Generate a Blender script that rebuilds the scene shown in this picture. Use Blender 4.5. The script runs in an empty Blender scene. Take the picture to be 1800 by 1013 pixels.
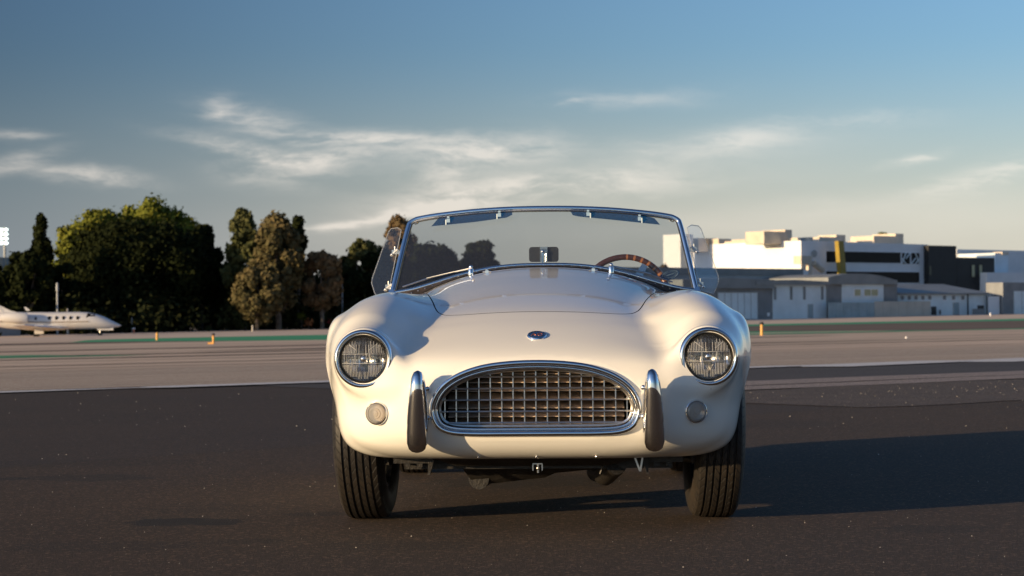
import bpy, bmesh, math, random
import numpy as np
from mathutils import Vector, Matrix
R = math.radians
rnd = random.Random(7)
scene = bpy.context.scene
COL = scene.collection

# ------------------------------------------------------------------ camera
FPX = 3750.0                       # focal length in pixels of the 1800-wide photograph
PITCH, ROLL, CAMZ = .0116, .0078, .77
cam_d = bpy.data.cameras.new('camera')
cam_d.sensor_width = 36; cam_d.lens = FPX*36/1800
cam_d.clip_start = .1; cam_d.clip_end = 6000
cam_d.dof.use_dof = True; cam_d.dof.focus_distance = 7.7; cam_d.dof.aperture_fstop = 9
cam = bpy.data.objects.new('camera', cam_d); COL.objects.link(cam)
vF = Vector((0, math.cos(PITCH), math.sin(PITCH)))
vR = Vector((1, 0, -ROLL)).normalized()
vU = vR.cross(vF).normalized(); vR = vF.cross(vU).normalized()
cam.matrix_world = Matrix(((vR.x, vU.x, -vF.x, 0), (vR.y, vU.y, -vF.y, 0), (vR.z, vU.z, -vF.z, CAMZ), (0, 0, 0, 1)))
scene.camera = cam

# ------------------------------------------------------------------ light
SUN_EL, SUN_AZ = 8.4, 33.0         # elevation; the light travels towards +X turned SUN_AZ to +Y
to_sun = Vector((-math.cos(R(SUN_AZ))*math.cos(R(SUN_EL)), -math.sin(R(SUN_AZ))*math.cos(R(SUN_EL)), math.sin(R(SUN_EL))))
sun_d = bpy.data.lights.new('sun', 'SUN'); sun_d.energy = 4.2; sun_d.angle = R(.6); sun_d.color = (1, .72, .41)
sun = bpy.data.objects.new('sun', sun_d); COL.objects.link(sun)
sun.rotation_euler = to_sun.to_track_quat('Z', 'Y').to_euler()
sun.location = (-30, -10, 20)
scene.view_settings.view_transform = 'Standard'; scene.view_settings.look = 'None'
scene.view_settings.exposure = 0.58; scene.view_settings.gamma = 1
scene.view_settings.use_curve_mapping = False

world = bpy.data.worlds.new('World'); scene.world = world; world.use_nodes = True
class NT:
    """tiny node helper"""
    def __init__(s, tree): s.t = tree; s.n = tree.nodes; s.l = tree.links
    def node(s, typ, **kw):
        n = s.n.new(typ)
        for k, v in kw.items(): setattr(n, k, v)
        return n
    def put(s, sock, v):
        if hasattr(v, 'is_output') or isinstance(v, bpy.types.NodeSocket): s.l.new(v, sock)
        else: sock.default_value = v
    def math(s, op, a, b=None, c=None, clamp=False):
        n = s.node('ShaderNodeMath', operation=op); n.use_clamp = clamp
        s.put(n.inputs[0], a)
        if b is not None: s.put(n.inputs[1], b)
        if c is not None: s.put(n.inputs[2], c)
        return n.outputs[0]
    def mix(s, f, a, b, blend='MIX'):
        n = s.node('ShaderNodeMix', data_type='RGBA', blend_type=blend)
        s.put(n.inputs[0], f); s.put(n.inputs[6], a); s.put(n.inputs[7], b)
        return n.outputs[2]
    def noise(s, vec, scale, detail=4, rough=.55, dim='3D'):
        n = s.node('ShaderNodeTexNoise', noise_dimensions=dim)
        if vec is not None: s.l.new(vec, n.inputs['Vector'])
        n.inputs['Scale'].default_value = scale; n.inputs['Detail'].default_value = detail; n.inputs['Roughness'].default_value = rough
        return n.outputs[0]
    def ramp(s, v, a, b, lo=0., hi=1., smooth=True):
        n = s.node('ShaderNodeMapRange'); n.interpolation_type = 'SMOOTHSTEP' if smooth else 'LINEAR'
        s.put(n.inputs[0], v)
        for i, x in zip((1, 2, 3, 4), (a, b, lo, hi)): n.inputs[i].default_value = x
        return n.outputs[0]
    def comb(s, x, y, z):
        n = s.node('ShaderNodeCombineXYZ')
        for i, v in enumerate((x, y, z)): s.put(n.inputs[i], v)
        return n.outputs[0]
    def sep(s, v):
        n = s.node('ShaderNodeSeparateXYZ'); s.l.new(v, n.inputs[0]); return n.outputs

w = NT(world.node_tree)
w.n.clear()
sky = w.node('ShaderNodeTexSky', sky_type='NISHITA', sun_disc=False)
sky.sun_elevation = R(SUN_EL)
sky.sun_rotation = math.atan2(to_sun.x, to_sun.y)
sky.air_density = 1.0; sky.dust_density = 1.1; sky.ozone_density = 3.0; sky.altitude = 50
tc = w.node('ShaderNodeTexCoord')
x, y, z = w.sep(tc.outputs['Generated'])[:3]
az = w.math('ARCTAN2', x, y)                     # 0 ahead, + to the right
el = w.math('ARCSINE', z)
warp = w.noise(w.comb(w.math('MULTIPLY', az, 6), w.math('MULTIPLY', el, 20), 0), 1.6, 5, .6)
warp2 = w.noise(w.comb(w.math('MULTIPLY', az, 9), w.math('MULTIPLY', el, 30), 4.), 1.2, 5, .6)
azw = w.math('ADD', az, w.math('MULTIPLY', w.math('SUBTRACT', warp, .5), .035))
elw = w.math('ADD', el, w.math('MULTIPLY', w.math('SUBTRACT', warp2, .5), .018))
def blob(px, py, ax, ay, rot, amp):
    """one drift of thin cloud: place, half sizes and tilt in pixels of the photograph"""
    ca, ce = math.atan((px-900)/FPX), math.atan((550-py)/FPX)
    a, b, t = ax/FPX, ay/FPX, R(rot)
    dx = w.math('SUBTRACT', azw, ca); dy = w.math('SUBTRACT', elw, ce)
    u = w.math('ADD', w.math('MULTIPLY', dx, math.cos(t)/a), w.math('MULTIPLY', dy, math.sin(t)/a))
    v = w.math('SUBTRACT', w.math('MULTIPLY', dy, math.cos(t)/b), w.math('MULTIPLY', dx, math.sin(t)/b))
    d = w.math('ADD', w.math('MULTIPLY', u, u), w.math('MULTIPLY', v, v))
    return w.math('MULTIPLY', w.math('EXPONENT', w.math('MULTIPLY', d, -1.)), amp)
blobs = [(455,205,75,22,-12,.75),(395,185,22,18,40,.5),(640,250,150,18,-4,1.),(450,270,110,14,-12,.8),(560,285,110,16,3,.9),(480,312,80,20,-8,.35),
         (30,290,60,16,15,.6),(150,310,90,12,-3,.8),(25,242,50,8,0,.5),(860,275,130,26,6,.95),(780,310,50,30,20,.5),(640,380,130,7,9,.95),(800,350,140,22,6,.85),
         (1020,330,190,20,3,.8),(1120,280,40,22,0,.6),(1300,255,120,24,8,.6),(1012,184,22,4,10,.7),(1110,175,120,14,3,.35),
         (1600,285,45,8,13,.7),(1500,215,130,12,0,.3),(1740,320,110,22,16,.75),]
veils = [(1200,300,300,36,0,.22),(1500,370,330,26,3,.22),(1000,395,460,36,0,.30),(1650,400,330,40,0,.25),(1300,260,220,30,4,.25)]
acc = None
for b_ in blobs:
    o_ = blob(*b_); acc = o_ if acc is None else w.math('ADD', acc, o_)
soft = None
for b_ in veils:
    o_ = blob(*b_); soft = o_ if soft is None else w.math('ADD', soft, o_)
fine = w.noise(w.comb(w.math('MULTIPLY', azw, 14), w.math('MULTIPLY', elw, 60), 2.), 2.2, 7, .62)
patch = w.noise(w.comb(w.math('MULTIPLY', azw, 5), w.math('MULTIPLY', elw, 22), 7.), 1.5, 5, .55)
ahead = w.ramp(w.math('ABSOLUTE', az), .28, .5, 0., 1.)
glob = w.math('MULTIPLY', w.math('MULTIPLY', w.ramp(patch, .5, .75), ahead), w.ramp(el, .02, .12, .8, .25))
cl = w.math('MULTIPLY', w.math('ADD', acc, glob), w.ramp(fine, .30, .68, .12, 1.2))
cl = w.math('ADD', cl, w.math('MULTIPLY', soft, w.ramp(patch, .2, .8, .6, 1.1)))
cl = w.math('MULTIPLY', w.math('MINIMUM', cl, 1.), .47)
SKY_GAIN = 1.0
hs = w.node('ShaderNodeHueSaturation'); hs.inputs['Saturation'].default_value = 1.05
w.l.new(sky.outputs[0], hs.inputs['Color'])
skyblue = w.mix(1., hs.outputs[0], (.95, .98, 1.10, 1), 'MULTIPLY')
# light of the clear sky is polarised a quarter turn from the sun: through the lens filter that belt is darker
vd = w.node('ShaderNodeVectorMath', operation='DOT_PRODUCT'); w.l.new(tc.outputs['Generated'], vd.inputs[0]); vd.inputs[1].default_value = tuple(to_sun)
gam = w.math('SUBTRACT', w.math('ARCCOSINE', vd.outputs['Value']), R(96))
pol = w.math('SUBTRACT', 1., w.math('MULTIPLY', w.math('EXPONENT', w.math('MULTIPLY', w.math('MULTIPLY', gam, gam), -1/R(27)**2)), .72))
low_tone = w.mix(w.ramp(gam, R(6), R(29)), (3.7, 4.5, 5.0, 1), (5.0, 4.6, 4.0, 1))
horizon_tone = w.mix(w.ramp(el, .0, .13, .72, 0.), skyblue, low_tone)   # dusty air low over the horizon
horizon_tone = w.mix(1., horizon_tone, w.comb(pol, pol, w.math('POWER', pol, .9)), 'MULTIPLY')
skyc = w.mix(cl, horizon_tone, (6.7, 5.95, 5.2, 1))
bg = w.node('ShaderNodeBackground'); w.l.new(skyc, bg.inputs[0]); bg.inputs[1].default_value = .12
wo = w.node('ShaderNodeOutputWorld'); w.l.new(bg.outputs[0], wo.inputs[0])

# ------------------------------------------------------------------ helpers
def mesh_obj(name, verts, faces, mat=None, parent=None, smooth=True, angle=None, mats=None, fmat=None):
    me = bpy.data.meshes.new(name)
    me.from_pydata([tuple(v) for v in verts], [], [tuple(f) for f in faces])
    me.update()
    if mats:
        for m in mats: me.materials.append(m)
        if fmat is not None: me.polygons.foreach_set('material_index', fmat)
    elif mat: me.materials.append(mat)
    if smooth:
        me.polygons.foreach_set('use_smooth', [True]*len(me.polygons))
        if angle is not None: me.set_sharp_from_angle(angle=R(angle))
    o = bpy.data.objects.new(name, me); COL.objects.link(o)
    if parent: o.parent = parent
    return o
def tag(o, label=None, cat=None, group=None, kind=None):
    for k, v in (('label', label), ('category', cat), ('group', group), ('kind', kind)):
        if v: o[k] = v
    return o
def empty(name, loc=(0, 0, 0), rz=0, label=None, cat=None, group=None):
    o = bpy.data.objects.new(name, None); COL.objects.link(o)
    o.location = loc; o.rotation_euler = (0, 0, rz); o.empty_display_size = .3
    return tag(o, label, cat, group)

class MB:
    def __init__(s): s.v = []; s.f = []
    def add(s, v, f):
        n = len(s.v); s.v += [tuple(p) for p in v]; s.f += [tuple(i+n for i in q) for q in f]; return s
    def box(s, c, d, rot=None):
        x, y, z = d[0]/2, d[1]/2, d[2]/2
        v = [Vector((a, b, e)) for a in (-x, x) for b in (-y, y) for e in (-z, z)]
        if rot is not None: v = [rot @ p for p in v]
        v = [p+Vector(c) for p in v]
        return s.add(v, [(0, 1, 3, 2), (4, 6, 7, 5), (0, 4, 5, 1), (2, 3, 7, 6), (0, 2, 6, 4), (1, 5, 7, 3)])
    def hexa(s, v):    # 8 points: bottom loop 0-3, top loop 4-7
        return s.add(v, [(0, 3, 2, 1), (4, 5, 6, 7), (0, 1, 5, 4), (1, 2, 6, 5), (2, 3, 7, 6), (3, 0, 4, 7)])
    def tube(s, pts, r, n=10, closed=False, up=(0, 0, 1), rx=None, cap=True):
        """swept ellipse: r along the 'up'-ish normal, rx across"""
        pts = [Vector(p) for p in pts]; m = len(pts); rings = []
        rr = r if hasattr(r, '__len__') else [r]*m
        rxx = rr if rx is None else (rx if hasattr(rx, '__len__') else [rx]*m)
        up = Vector(up)
        for i in range(m):
            a = pts[(i-1) % m] if (closed or i > 0) else pts[i]
            b = pts[(i+1) % m] if (closed or i < m-1) else pts[i]
            t = (b-a).normalized()
            sd = t.cross(up)
            if sd.length < 1e-4: sd = t.cross(Vector((.3, 1, .1)))
            sd.normalize(); nn = sd.cross(t).normalized()
            rings.append([pts[i]+sd*math.cos(2*math.pi*k/n)*rxx[i]+nn*math.sin(2*math.pi*k/n)*rr[i] for k in range(n)])
        v = [p for ring in rings for p in ring]; f = []
        for i in range(m if closed else m-1):
            j = (i+1) % m
            for k in range(n):
                k2 = (k+1) % n
                f.append((i*n+k, j*n+k, j*n+k2, i*n+k2))
        if not closed and cap:
            f.append(tuple(range(n))); f.append(tuple((m-1)*n+k for k in reversed(range(n))))
        return s.add(v, f)
    def lathe(s, prof, n=32, c=(0, 0, 0), M=None, closed=False):
        """profile of (r, h) about local +Z; M turns it"""
        M = M or Matrix.Identity(3); c = Vector(c); v = []; f = []
        m = len(prof)
        for r_, h in prof:
            for k in range(n):
                a = 2*math.pi*k/n
                v.append(M @ Vector((r_*math.cos(a), r_*math.sin(a), h)) + c)
        for i in range(m if closed else m-1):
            j = (i+1) % m
            for k in range(n):
                k2 = (k+1) % n
                f.append((i*n+k, i*n+k2, j*n+k2, j*n+k))
        return s.add(v, f)
    def ball(s, c, r, nu=12, nv=8, M=None):
        r = r if hasattr(r, '__len__') else (r, r, r); c = Vector(c); v = []; f = []
        for j in range(nv+1):
            t = math.pi*j/nv
            for i in range(nu):
                a = 2*math.pi*i/nu
                p = Vector((r[0]*math.sin(t)*math.cos(a), r[1]*math.sin(t)*math.sin(a), r[2]*math.cos(t)))
                if M: p = M @ p
                v.append(p+c)
        for j in range(nv):
            for i in range(nu):
                i2 = (i+1) % nu
                f.append((j*nu+i, (j+1)*nu+i, (j+1)*nu+i2, j*nu+i2))
        return s.add(v, f)
    def prism(s, poly, a, b, plane='xy'):
        """polygon extruded from a to b along the third axis"""
        def P(u, v, h): return {'xy': (u, v, h), 'xz': (u, h, v), 'yz': (h, u, v)}[plane]
        n = len(poly)
        v = [P(u, q, a) for u, q in poly]+[P(u, q, b) for u, q in poly]
        f = [tuple(reversed(range(n))), tuple(range(n, 2*n))]+[(i, (i+1) % n, n+(i+1) % n, n+i) for i in range(n)]
        return s.add(v, f)
    def build(s, name, mat, parent=None, smooth=True, angle=35):
        o = mesh_obj(name, s.v, s.f, mat, parent, smooth, None)
        bm = bmesh.new(); bm.from_mesh(o.data); bmesh.ops.recalc_face_normals(bm, faces=bm.faces); bm.to_mesh(o.data); bm.free()
        if smooth: o.data.set_sharp_from_angle(angle=R(angle))
        return o
def spline(pts, n=8, closed=False):
    """Catmull-Rom through the points"""
    P = [Vector(p) for p in pts]; m = len(P); out = []
    for i in range(m if closed else m-1):
        p0 = P[(i-1) % m] if (closed or i > 0) else P[i]*2-P[i+1]
        p1 = P[i]; p2 = P[(i+1) % m]
        p3 = P[(i+2) % m] if (closed or i < m-2) else p2*2-p1
        for k in range(n):
            t = k/n
            out.append(.5*((2*p1)+(p2-p0)*t+(2*p0-5*p1+4*p2-p3)*t*t+(3*p1-p0-3*p2+p3)*t**3))
    if not closed: out.append(P[-1])
    return out
def axis_matrix(zdir, xdir=(1, 0, 0)):
    z = Vector(zdir).normalized(); x = Vector(xdir); x = (x-z*x.dot(z)).normalized(); y = z.cross(x)
    return Matrix((x, y, z)).transposed()

# ------------------------------------------------------------------ materials
def principled(name, col, rough=.5, metal=0., coat=0., spec=.5, coat_rough=.03):
    m = bpy.data.materials.new(name); m.use_nodes = True
    p = m.node_tree.nodes['Principled BSDF']
    p.inputs['Base Color'].default_value = (*col, 1); p.inputs['Roughness'].default_value = rough
    p.inputs['Metallic'].default_value = metal; p.inputs['Coat Weight'].default_value = coat
    p.inputs['Coat Roughness'].default_value = coat_rough; p.inputs['Specular IOR Level'].default_value = spec
    return m
def vary(m, scale=8., amt=.25, bump=0., bscale=None, rough_amt=0., stretch=(1, 1, 1), detail=5, dark=None):
    """grain: noise on colour, roughness and relief, object coordinates"""
    t = NT(m.node_tree); p = t.n['Principled BSDF']
    col = p.inputs['Base Color'].default_value[:]
    tc = t.node('ShaderNodeTexCoord'); mp = t.node('ShaderNodeMapping')
    t.l.new(tc.outputs['Object'], mp.inputs[0]); mp.inputs['Scale'].default_value = stretch
    n = t.noise(mp.outputs[0], scale, detail, .6)
    dk = tuple(c*(1-amt) for c in col[:3])+(1,) if dark is None else (*dark, 1)
    lt = tuple(min(1, c*(1+amt*.6)) for c in col[:3])+(1,)
    t.l.new(t.mix(t.ramp(n, .3, .7), dk, lt), p.inputs['Base Color'])
    if rough_amt:
        r0 = p.inputs['Roughness'].default_value
        t.l.new(t.ramp(n, .3, .7, max(0, r0-rough_amt), r0+rough_amt), p.inputs['Roughness'])
    if bump:
        b = t.node('ShaderNodeBump'); b.inputs['Strength'].default_value = bump
        b.inputs['Distance'].default_value = .01
        t.l.new(t.noise(mp.outputs[0], bscale or scale*6, 4, .6), b.inputs['Height'])
        t.l.new(b.outputs[0], p.inputs['Normal'])
    return m
def pane(name, tint, ior=1.5, rough=0., bump=None, dirt=.0):
    """thin clear sheet: what lies behind shows through, tinted, under a mirror-like film"""
    m = bpy.data.materials.new(name); m.use_nodes = True; t = NT(m.node_tree); t.n.clear()
    tr = t.node('ShaderNodeBsdfTransparent'); tr.inputs[0].default_value = (*tint, 1)
    gl = t.node('ShaderNodeBsdfGlossy'); gl.inputs['Roughness'].default_value = rough; gl.inputs[0].default_value = (1, 1, 1, 1)
    fr = t.node('ShaderNodeFresnel'); gm = t.node('ShaderNodeNewGeometry')      # same film seen from either side of the sheet
    t.l.new(t.ramp(gm.outputs['Backfacing'], 0., 1., ior, 1/ior, False), fr.inputs[0])
    mx = t.node('ShaderNodeMixShader'); t.l.new(fr.outputs[0], mx.inputs[0]); t.l.new(tr.outputs[0], mx.inputs[1]); t.l.new(gl.outputs[0], mx.inputs[2])
    out = t.node('ShaderNodeOutputMaterial'); last = mx.outputs[0]
    if dirt:
        df = t.node('ShaderNodeBsdfDiffuse'); df.inputs[0].default_value = (.7, .7, .68, 1)
        m2 = t.node('ShaderNodeMixShader'); m2.inputs[0].default_value = dirt
        t.l.new(last, m2.inputs[1]); t.l.new(df.outputs[0], m2.inputs[2]); last = m2.outputs[0]
    if bump: bump(t, gl, fr)
    t.l.new(last, out.inputs[0])
    return m
M = {}
M['paint'] = vary(principled('ivory_paint', (.85, .835, .765), .28, 0, 1., .5, .025), 3., .015)
M['chrome'] = vary(principled('chrome', (.80, .80, .80), .05, 1.), 20, .03, rough_amt=.02)
M['steel'] = vary(principled('brushed_steel', (.78, .76, .72), .28, 1.), 30, .1)
M['cavity'] = vary(principled('cavity_black', (.012, .012, .012), .8), 10, .3)
M['rubber'] = vary(principled('black_rubber', (.02, .02, .02), .55), 12, .3)
M['gasket'] = vary(principled('worn_gasket', (.05, .038, .03), .5), 30, .4, dark=(.012, .01, .01))
M['black_part'] = vary(principled('black_oily_metal', (.02, .018, .016), .45), 14, .4, .3)
M['glass'] = pane('windscreen_glass', (.80, .83, .85), 1.5, dirt=.012)
M['clear'] = pane('clear_acrylic', (.93, .94, .95), 1.22, dirt=.008)
M['visor'] = pane('blue_visor_acrylic', (.14, .36, .56), 1.5, dirt=.03)
M['mirror_back'] = vary(principled('mirror_back', (.06, .06, .062), .35), 10, .2)
M['wood'] = vary(principled('wheel_wood', (.30, .075, .025), .25, 0, .8), 16, .5, stretch=(1, 1, 1), dark=(.06, .02, .01))
M['leather'] = vary(principled('black_leather', (.03, .02, .018), .45), 12, .3, .4)
M['badge_blue'] = vary(principled('badge_blue', (.02, .06, .16), .2, 0, 1.), 30, .2)
M['badge_red'] = vary(principled('badge_copper', (.45, .16, .10), .3, .6), 30, .2)
M['decal_blue'] = vary(principled('decal_blue', (.012, .05, .13), .35), 20, .15)
M['decal_pale'] = vary(principled('decal_pale', (.30, .42, .52), .4), 20, .1)
M['bulb_amber'] = principled('bulb', (.9, .85, .7), .1, .3)
# ------------------------------------------------------------------ terrain
DS, DQ = (.772, .636), (-.636, .772)       # along the runway, and away across it
def sq_of(x, y): return DS[0]*x+DS[1]*y, DQ[0]*x+DQ[1]*y
def xy_of(s, q): return DS[0]*s+DQ[0]*q, DS[1]*s+DQ[1]*q
def H(s, q):
    t = min(max((q-20.1)/174, 0), 1)
    return t*(-1.2+.0069*(min(max(s, -150), 500)-94.7))
def ray(px, py):
    return vF+vR*((px-900)/FPX)+vU*((506.5-py)/FPX)
def at(px, py, D):
    return Vector((0, 0, CAMZ))+ray(px, py)*D
def on_q(px, py, q):
    """point of the pixel's ray on the upright plane q = const"""
    d = ray(px, py); k = DQ[0]*d.x+DQ[1]*d.y
    return Vector((0, 0, CAMZ))+d*(q/k)
def gpt(px, py):
    d = ray(px, py); lo, hi = 3., 900.
    for _ in range(60):
        m = (lo+hi)/2; p = Vector((0, 0, CAMZ))+d*m; s, q = sq_of(p.x, p.y)
        if p.z > H(s, q): lo = m
        else: hi = m
    return p
def sheet(name, s0, s1, q0, q1, mat, lift, ns=24, nq=8, wob=0., label_kind='structure', skew=0., taper=0.):
    v = []; f = []
    for i in range(ns+1):
        for j in range(nq+1):
            s = s0+(s1-s0)*i/ns; tp = min(1, (i/ns)/taper, (1-i/ns)/taper) if taper else 1
            q = (q0+q1)/2+(q1-q0)*(j/nq-.5)*max(tp, .04)+skew*i/ns
            if wob and j in (0, nq):
                q += wob*(math.sin(s*1.3+q0)+.6*math.sin(s*3.1+1)+.5*math.sin(s*.37))
            X, Y = xy_of(s, q); v.append((X, Y, H(s, q)+lift))
    for i in range(ns):
        for j in range(nq):
            a = i*(nq+1)+j; f.append((a, a+nq+1, a+nq+2, a+1))
    o = mesh_obj(name, v, f, mat, None, True)
    tag(o, kind=label_kind); return o

def ground_mat(name, c1, c2, streak=0., fine_bump=.25, spots=0., rough=.85, big=.25, streak_scale=(.01, .35), grain=True, stain=None):
    m = principled(name, c1, rough, spec=.35); t = NT(m.node_tree); p = t.n['Principled BSDF']
    tc = t.node('ShaderNodeTexCoord'); o = tc.outputs['Object']
    X, Y, Z = t.sep(o)[:3]
    S = t.math('ADD', t.math('MULTIPLY', X, DS[0]), t.math('MULTIPLY', Y, DS[1]))
    Q = t.math('ADD', t.math('MULTIPLY', X, DQ[0]), t.math('MULTIPLY', Y, DQ[1]))
    n1 = t.noise(o, big, 5, .6)
    col = t.mix(t.ramp(n1, .3, .7), (*c1, 1), (*c2, 1))
    if streak:
        sv = t.comb(t.math('MULTIPLY', S, streak_scale[0]), t.math('MULTIPLY', Q, streak_scale[1]), 0.)
        n2 = t.noise(sv, 1., 6, .65)
        col = t.mix(t.ramp(n2, .42, .66, 0., streak), col, tuple(c*.45 for c in c1)+(1,))
    if grain:
        n4 = t.noise(o, 9., 5, .7)
        col = t.mix(t.ramp(n4, .35, .62, .30, 0.), col, tuple(c*.55 for c in c1)+(1,))
        n3 = t.noise(o, 60., 4, .75)
        col = t.mix(t.ramp(n3, .38, .62, .55, 0.), col, tuple(c*.35 for c in c1)+(1,))
        vo = t.node('ShaderNodeTexVoronoi'); t.l.new(o, vo.inputs['Vector']); vo.inputs['Scale'].default_value = 95
        rgb = t.sep(vo.outputs['Color'])
        col = t.mix(t.math('MULTIPLY', t.ramp(rgb[0], .84, .95), .7), col, tuple(min(1, c*2.6) for c in c1)+(1,))
    if stain: col = stain(t, X, Y, S, Q, col, o, p)
    t.l.new(col, p.inputs['Base Color'])
    if fine_bump:
        b = t.node('ShaderNodeBump'); b.inputs['Strength'].default_value = fine_bump; b.inputs['Distance'].default_value = .008
        h = t.math('ADD', t.noise(o, 130., 3, .6), t.math('MULTIPLY', t.noise(o, 14., 3, .6), .8))
        t.l.new(h, b.inputs['Height']); t.l.new(b.outputs[0], p.inputs['Normal'])
    return m
STAINS = [(300, 916, .14, .035, .9), (372, 921, .10, .02, .8), (1490, 700, .8, .15, .3), (1650, 930, .25, .05, .35), (180, 960, .35, .06, .3), (700, 960, .3, .05, .3), (327, 918, .24, .045, .85), (350, 893, .26, .08, .2), (160, 840, .33, .07, .5), (930, 846, .5, .12, .5), (20, 842, .10, .03, .6),
          (560, 904, .13, .03, .5), (435, 952, .12, .03, .4), (80, 815, .9, .1, .2), (1340, 745, .5, .2, .25)]
def stains(t, X, Y, S, Q, col, o, p):
    wn = t.noise(o, 7., 6, .72)
    for px, py, a, b, k in STAINS:
        g = gpt(px, py)
        dx = t.math('DIVIDE', t.math('SUBTRACT', X, g.x), a); dy = t.math('DIVIDE', t.math('SUBTRACT', Y, g.y), b*3.2)
        d = t.math('ADD', t.math('MULTIPLY', dx, dx), t.math('MULTIPLY', dy, dy))
        d = t.math('ADD', d, t.math('MULTIPLY', t.math('SUBTRACT', wn, .5), 3.4))
        f = t.ramp(d, .70, 1.0, k, 0.)
        col = t.mix(f, col, (.010, .009, .009, 1))
    # a paving joint that crosses the apron in front of the car
    a, b = gpt(0, 822), gpt(580, 781)
    n = Vector((-(b.y-a.y), b.x-a.x, 0)).normalized(); k = n.x*a.x+n.y*a.y
    dd = t.math('ADD', t.math('SUBTRACT', t.math('ADD', t.math('MULTIPLY', X, n.x), t.math('MULTIPLY', Y, n.y)), k), t.math('MULTIPLY', t.math('SUBTRACT', wn, .5), .12))
    col = t.mix(t.ramp(dd, -.01, .06, .0, .26), col, (.028, .026, .030, 1))
    col = t.mix(t.ramp(t.math('ABSOLUTE', dd), .0, .035, .4, 0.), col, (.015, .013, .012, 1))
    return col
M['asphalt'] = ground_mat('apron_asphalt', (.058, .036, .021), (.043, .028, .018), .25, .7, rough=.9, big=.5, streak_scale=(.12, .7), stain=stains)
M['strip_asphalt'] = ground_mat('dark_strip_asphalt', (.06, .05, .045), (.08, .066, .058), .3, .2, rough=.85)
M['gutter'] = ground_mat('gutter_concrete', (.32, .255, .215), (.26, .21, .18), .3, .2, rough=.9, big=2.)
M['gravel_asphalt'] = ground_mat('gritty_asphalt', (.105, .080, .066), (.07, .055, .046), .2, .5, rough=.95, big=1.2)
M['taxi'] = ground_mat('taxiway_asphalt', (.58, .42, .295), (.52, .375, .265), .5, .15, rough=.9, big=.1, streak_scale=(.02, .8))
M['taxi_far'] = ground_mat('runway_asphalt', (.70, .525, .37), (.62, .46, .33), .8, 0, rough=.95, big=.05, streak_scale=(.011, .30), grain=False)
M['brown'] = ground_mat('brown_bare_earth', (.15, .10, .07), (.12, .08, .055), .4, 0, rough=.95, big=.05, streak_scale=(.006, .25), grain=False)
M['green'] = ground_mat('green_infield_paint', (.02, .36, .15), (.03, .28, .12), .25, 0, rough=.9, big=.1, streak_scale=(.01, .3), grain=False)
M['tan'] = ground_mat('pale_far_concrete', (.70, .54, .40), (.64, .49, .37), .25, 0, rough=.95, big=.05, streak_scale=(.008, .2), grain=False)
M['dirt'] = ground_mat('dry_ground', (.12, .085, .055), (.07, .06, .03), .2, 0, rough=1., big=.02, grain=False)
M['rubber_mark'] = ground_mat('rubber_stained_concrete', (.24, .175, .135), (.32, .24, .185), .3, 0, rough=.95, big=.2, streak_scale=(.02, .8), grain=False)
M['white_line'] = ground_mat('worn_white_paint', (.82, .79, .74), (.76, .72, .67), .25, .1, rough=.8, big=1.5, streak_scale=(.8, 3.))

sheet('ground', -1500, 3500, -1200, 5200, M['dirt'], -.35, 60, 60)
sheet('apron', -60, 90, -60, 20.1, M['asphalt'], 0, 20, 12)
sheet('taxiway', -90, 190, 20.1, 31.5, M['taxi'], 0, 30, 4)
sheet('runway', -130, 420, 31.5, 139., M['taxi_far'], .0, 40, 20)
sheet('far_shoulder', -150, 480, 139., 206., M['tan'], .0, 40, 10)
sheet('shoulder_strip', 12.5, 60, 16.3, 20.1, M['strip_asphalt'], .004, 60, 4, .02)
sheet('gutter_strip', 12.5, 60, 15.35, 16.3, M['gutter'], .008, 60, 2, .02)
sheet('gutter_edge', 12.5, 60, 14.5, 15.27, M['gutter'], .007, 60, 2, .035)
sheet('gritty_verge', 12.8, 60, 11.2, 14.5, M['gravel_asphalt'], .004, 90, 4, .10)
# white edge line painted as long overlapping dashes
for s0, s1, qa, wd_, sk in ((-60, 11.7, 19.62, .46, .05), (11.1, 14.3, 19.52, .48, .12), (13.9, 18.3, 19.50, .52, .25), (17.9, 21.9, 19.55, .55, .35),
                            (21.2, 25.3, 19.1, 1.0, .6), (24.5, 29.2, 19.0, 1.15, .8), (28.2, 34.5, 18.8, 1.3, .9), (33.5, 42, 18.8, 1.3, 1.), (41, 60, 19.0, 1., 1.2)):
    sheet('edge_line', s0, s1, qa, qa+wd_, M['white_line'], .012+.004*(s0 > 0)*(int(s0) % 2), 50, 2, .010, skew=sk, taper=.12 if s0 > 0 else .03)
sheet('edge_joint', -60, 60, 20.14, 20.5, M['strip_asphalt'], .004, 60, 1, .02)
sheet('infield_green', 56, 330, 82, 134, M['green'], .004, 60, 8, .9, taper=.06)
sheet('infield_green', 66, 130, 74, 79, M['green'], .004, 30, 2, .3)
sheet('infield_green', -60, 28.5, 50, 56.5, M['green'], .004, 30, 3, .3)
sheet('infield_green', 130, 330, 134, 150, M['green'], .004, 30, 3, .8)
sheet('bare_earth', 94, 330, 77.5, 132, M['brown'], .010, 40, 8, .5)
sheet('bare_earth', -60, 62, 100, 112, M['brown'], .006, 40, 3, .8)
sheet('bare_earth', -60, 58, 66, 69, M['brown'], .006, 40, 3, .5)
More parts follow.
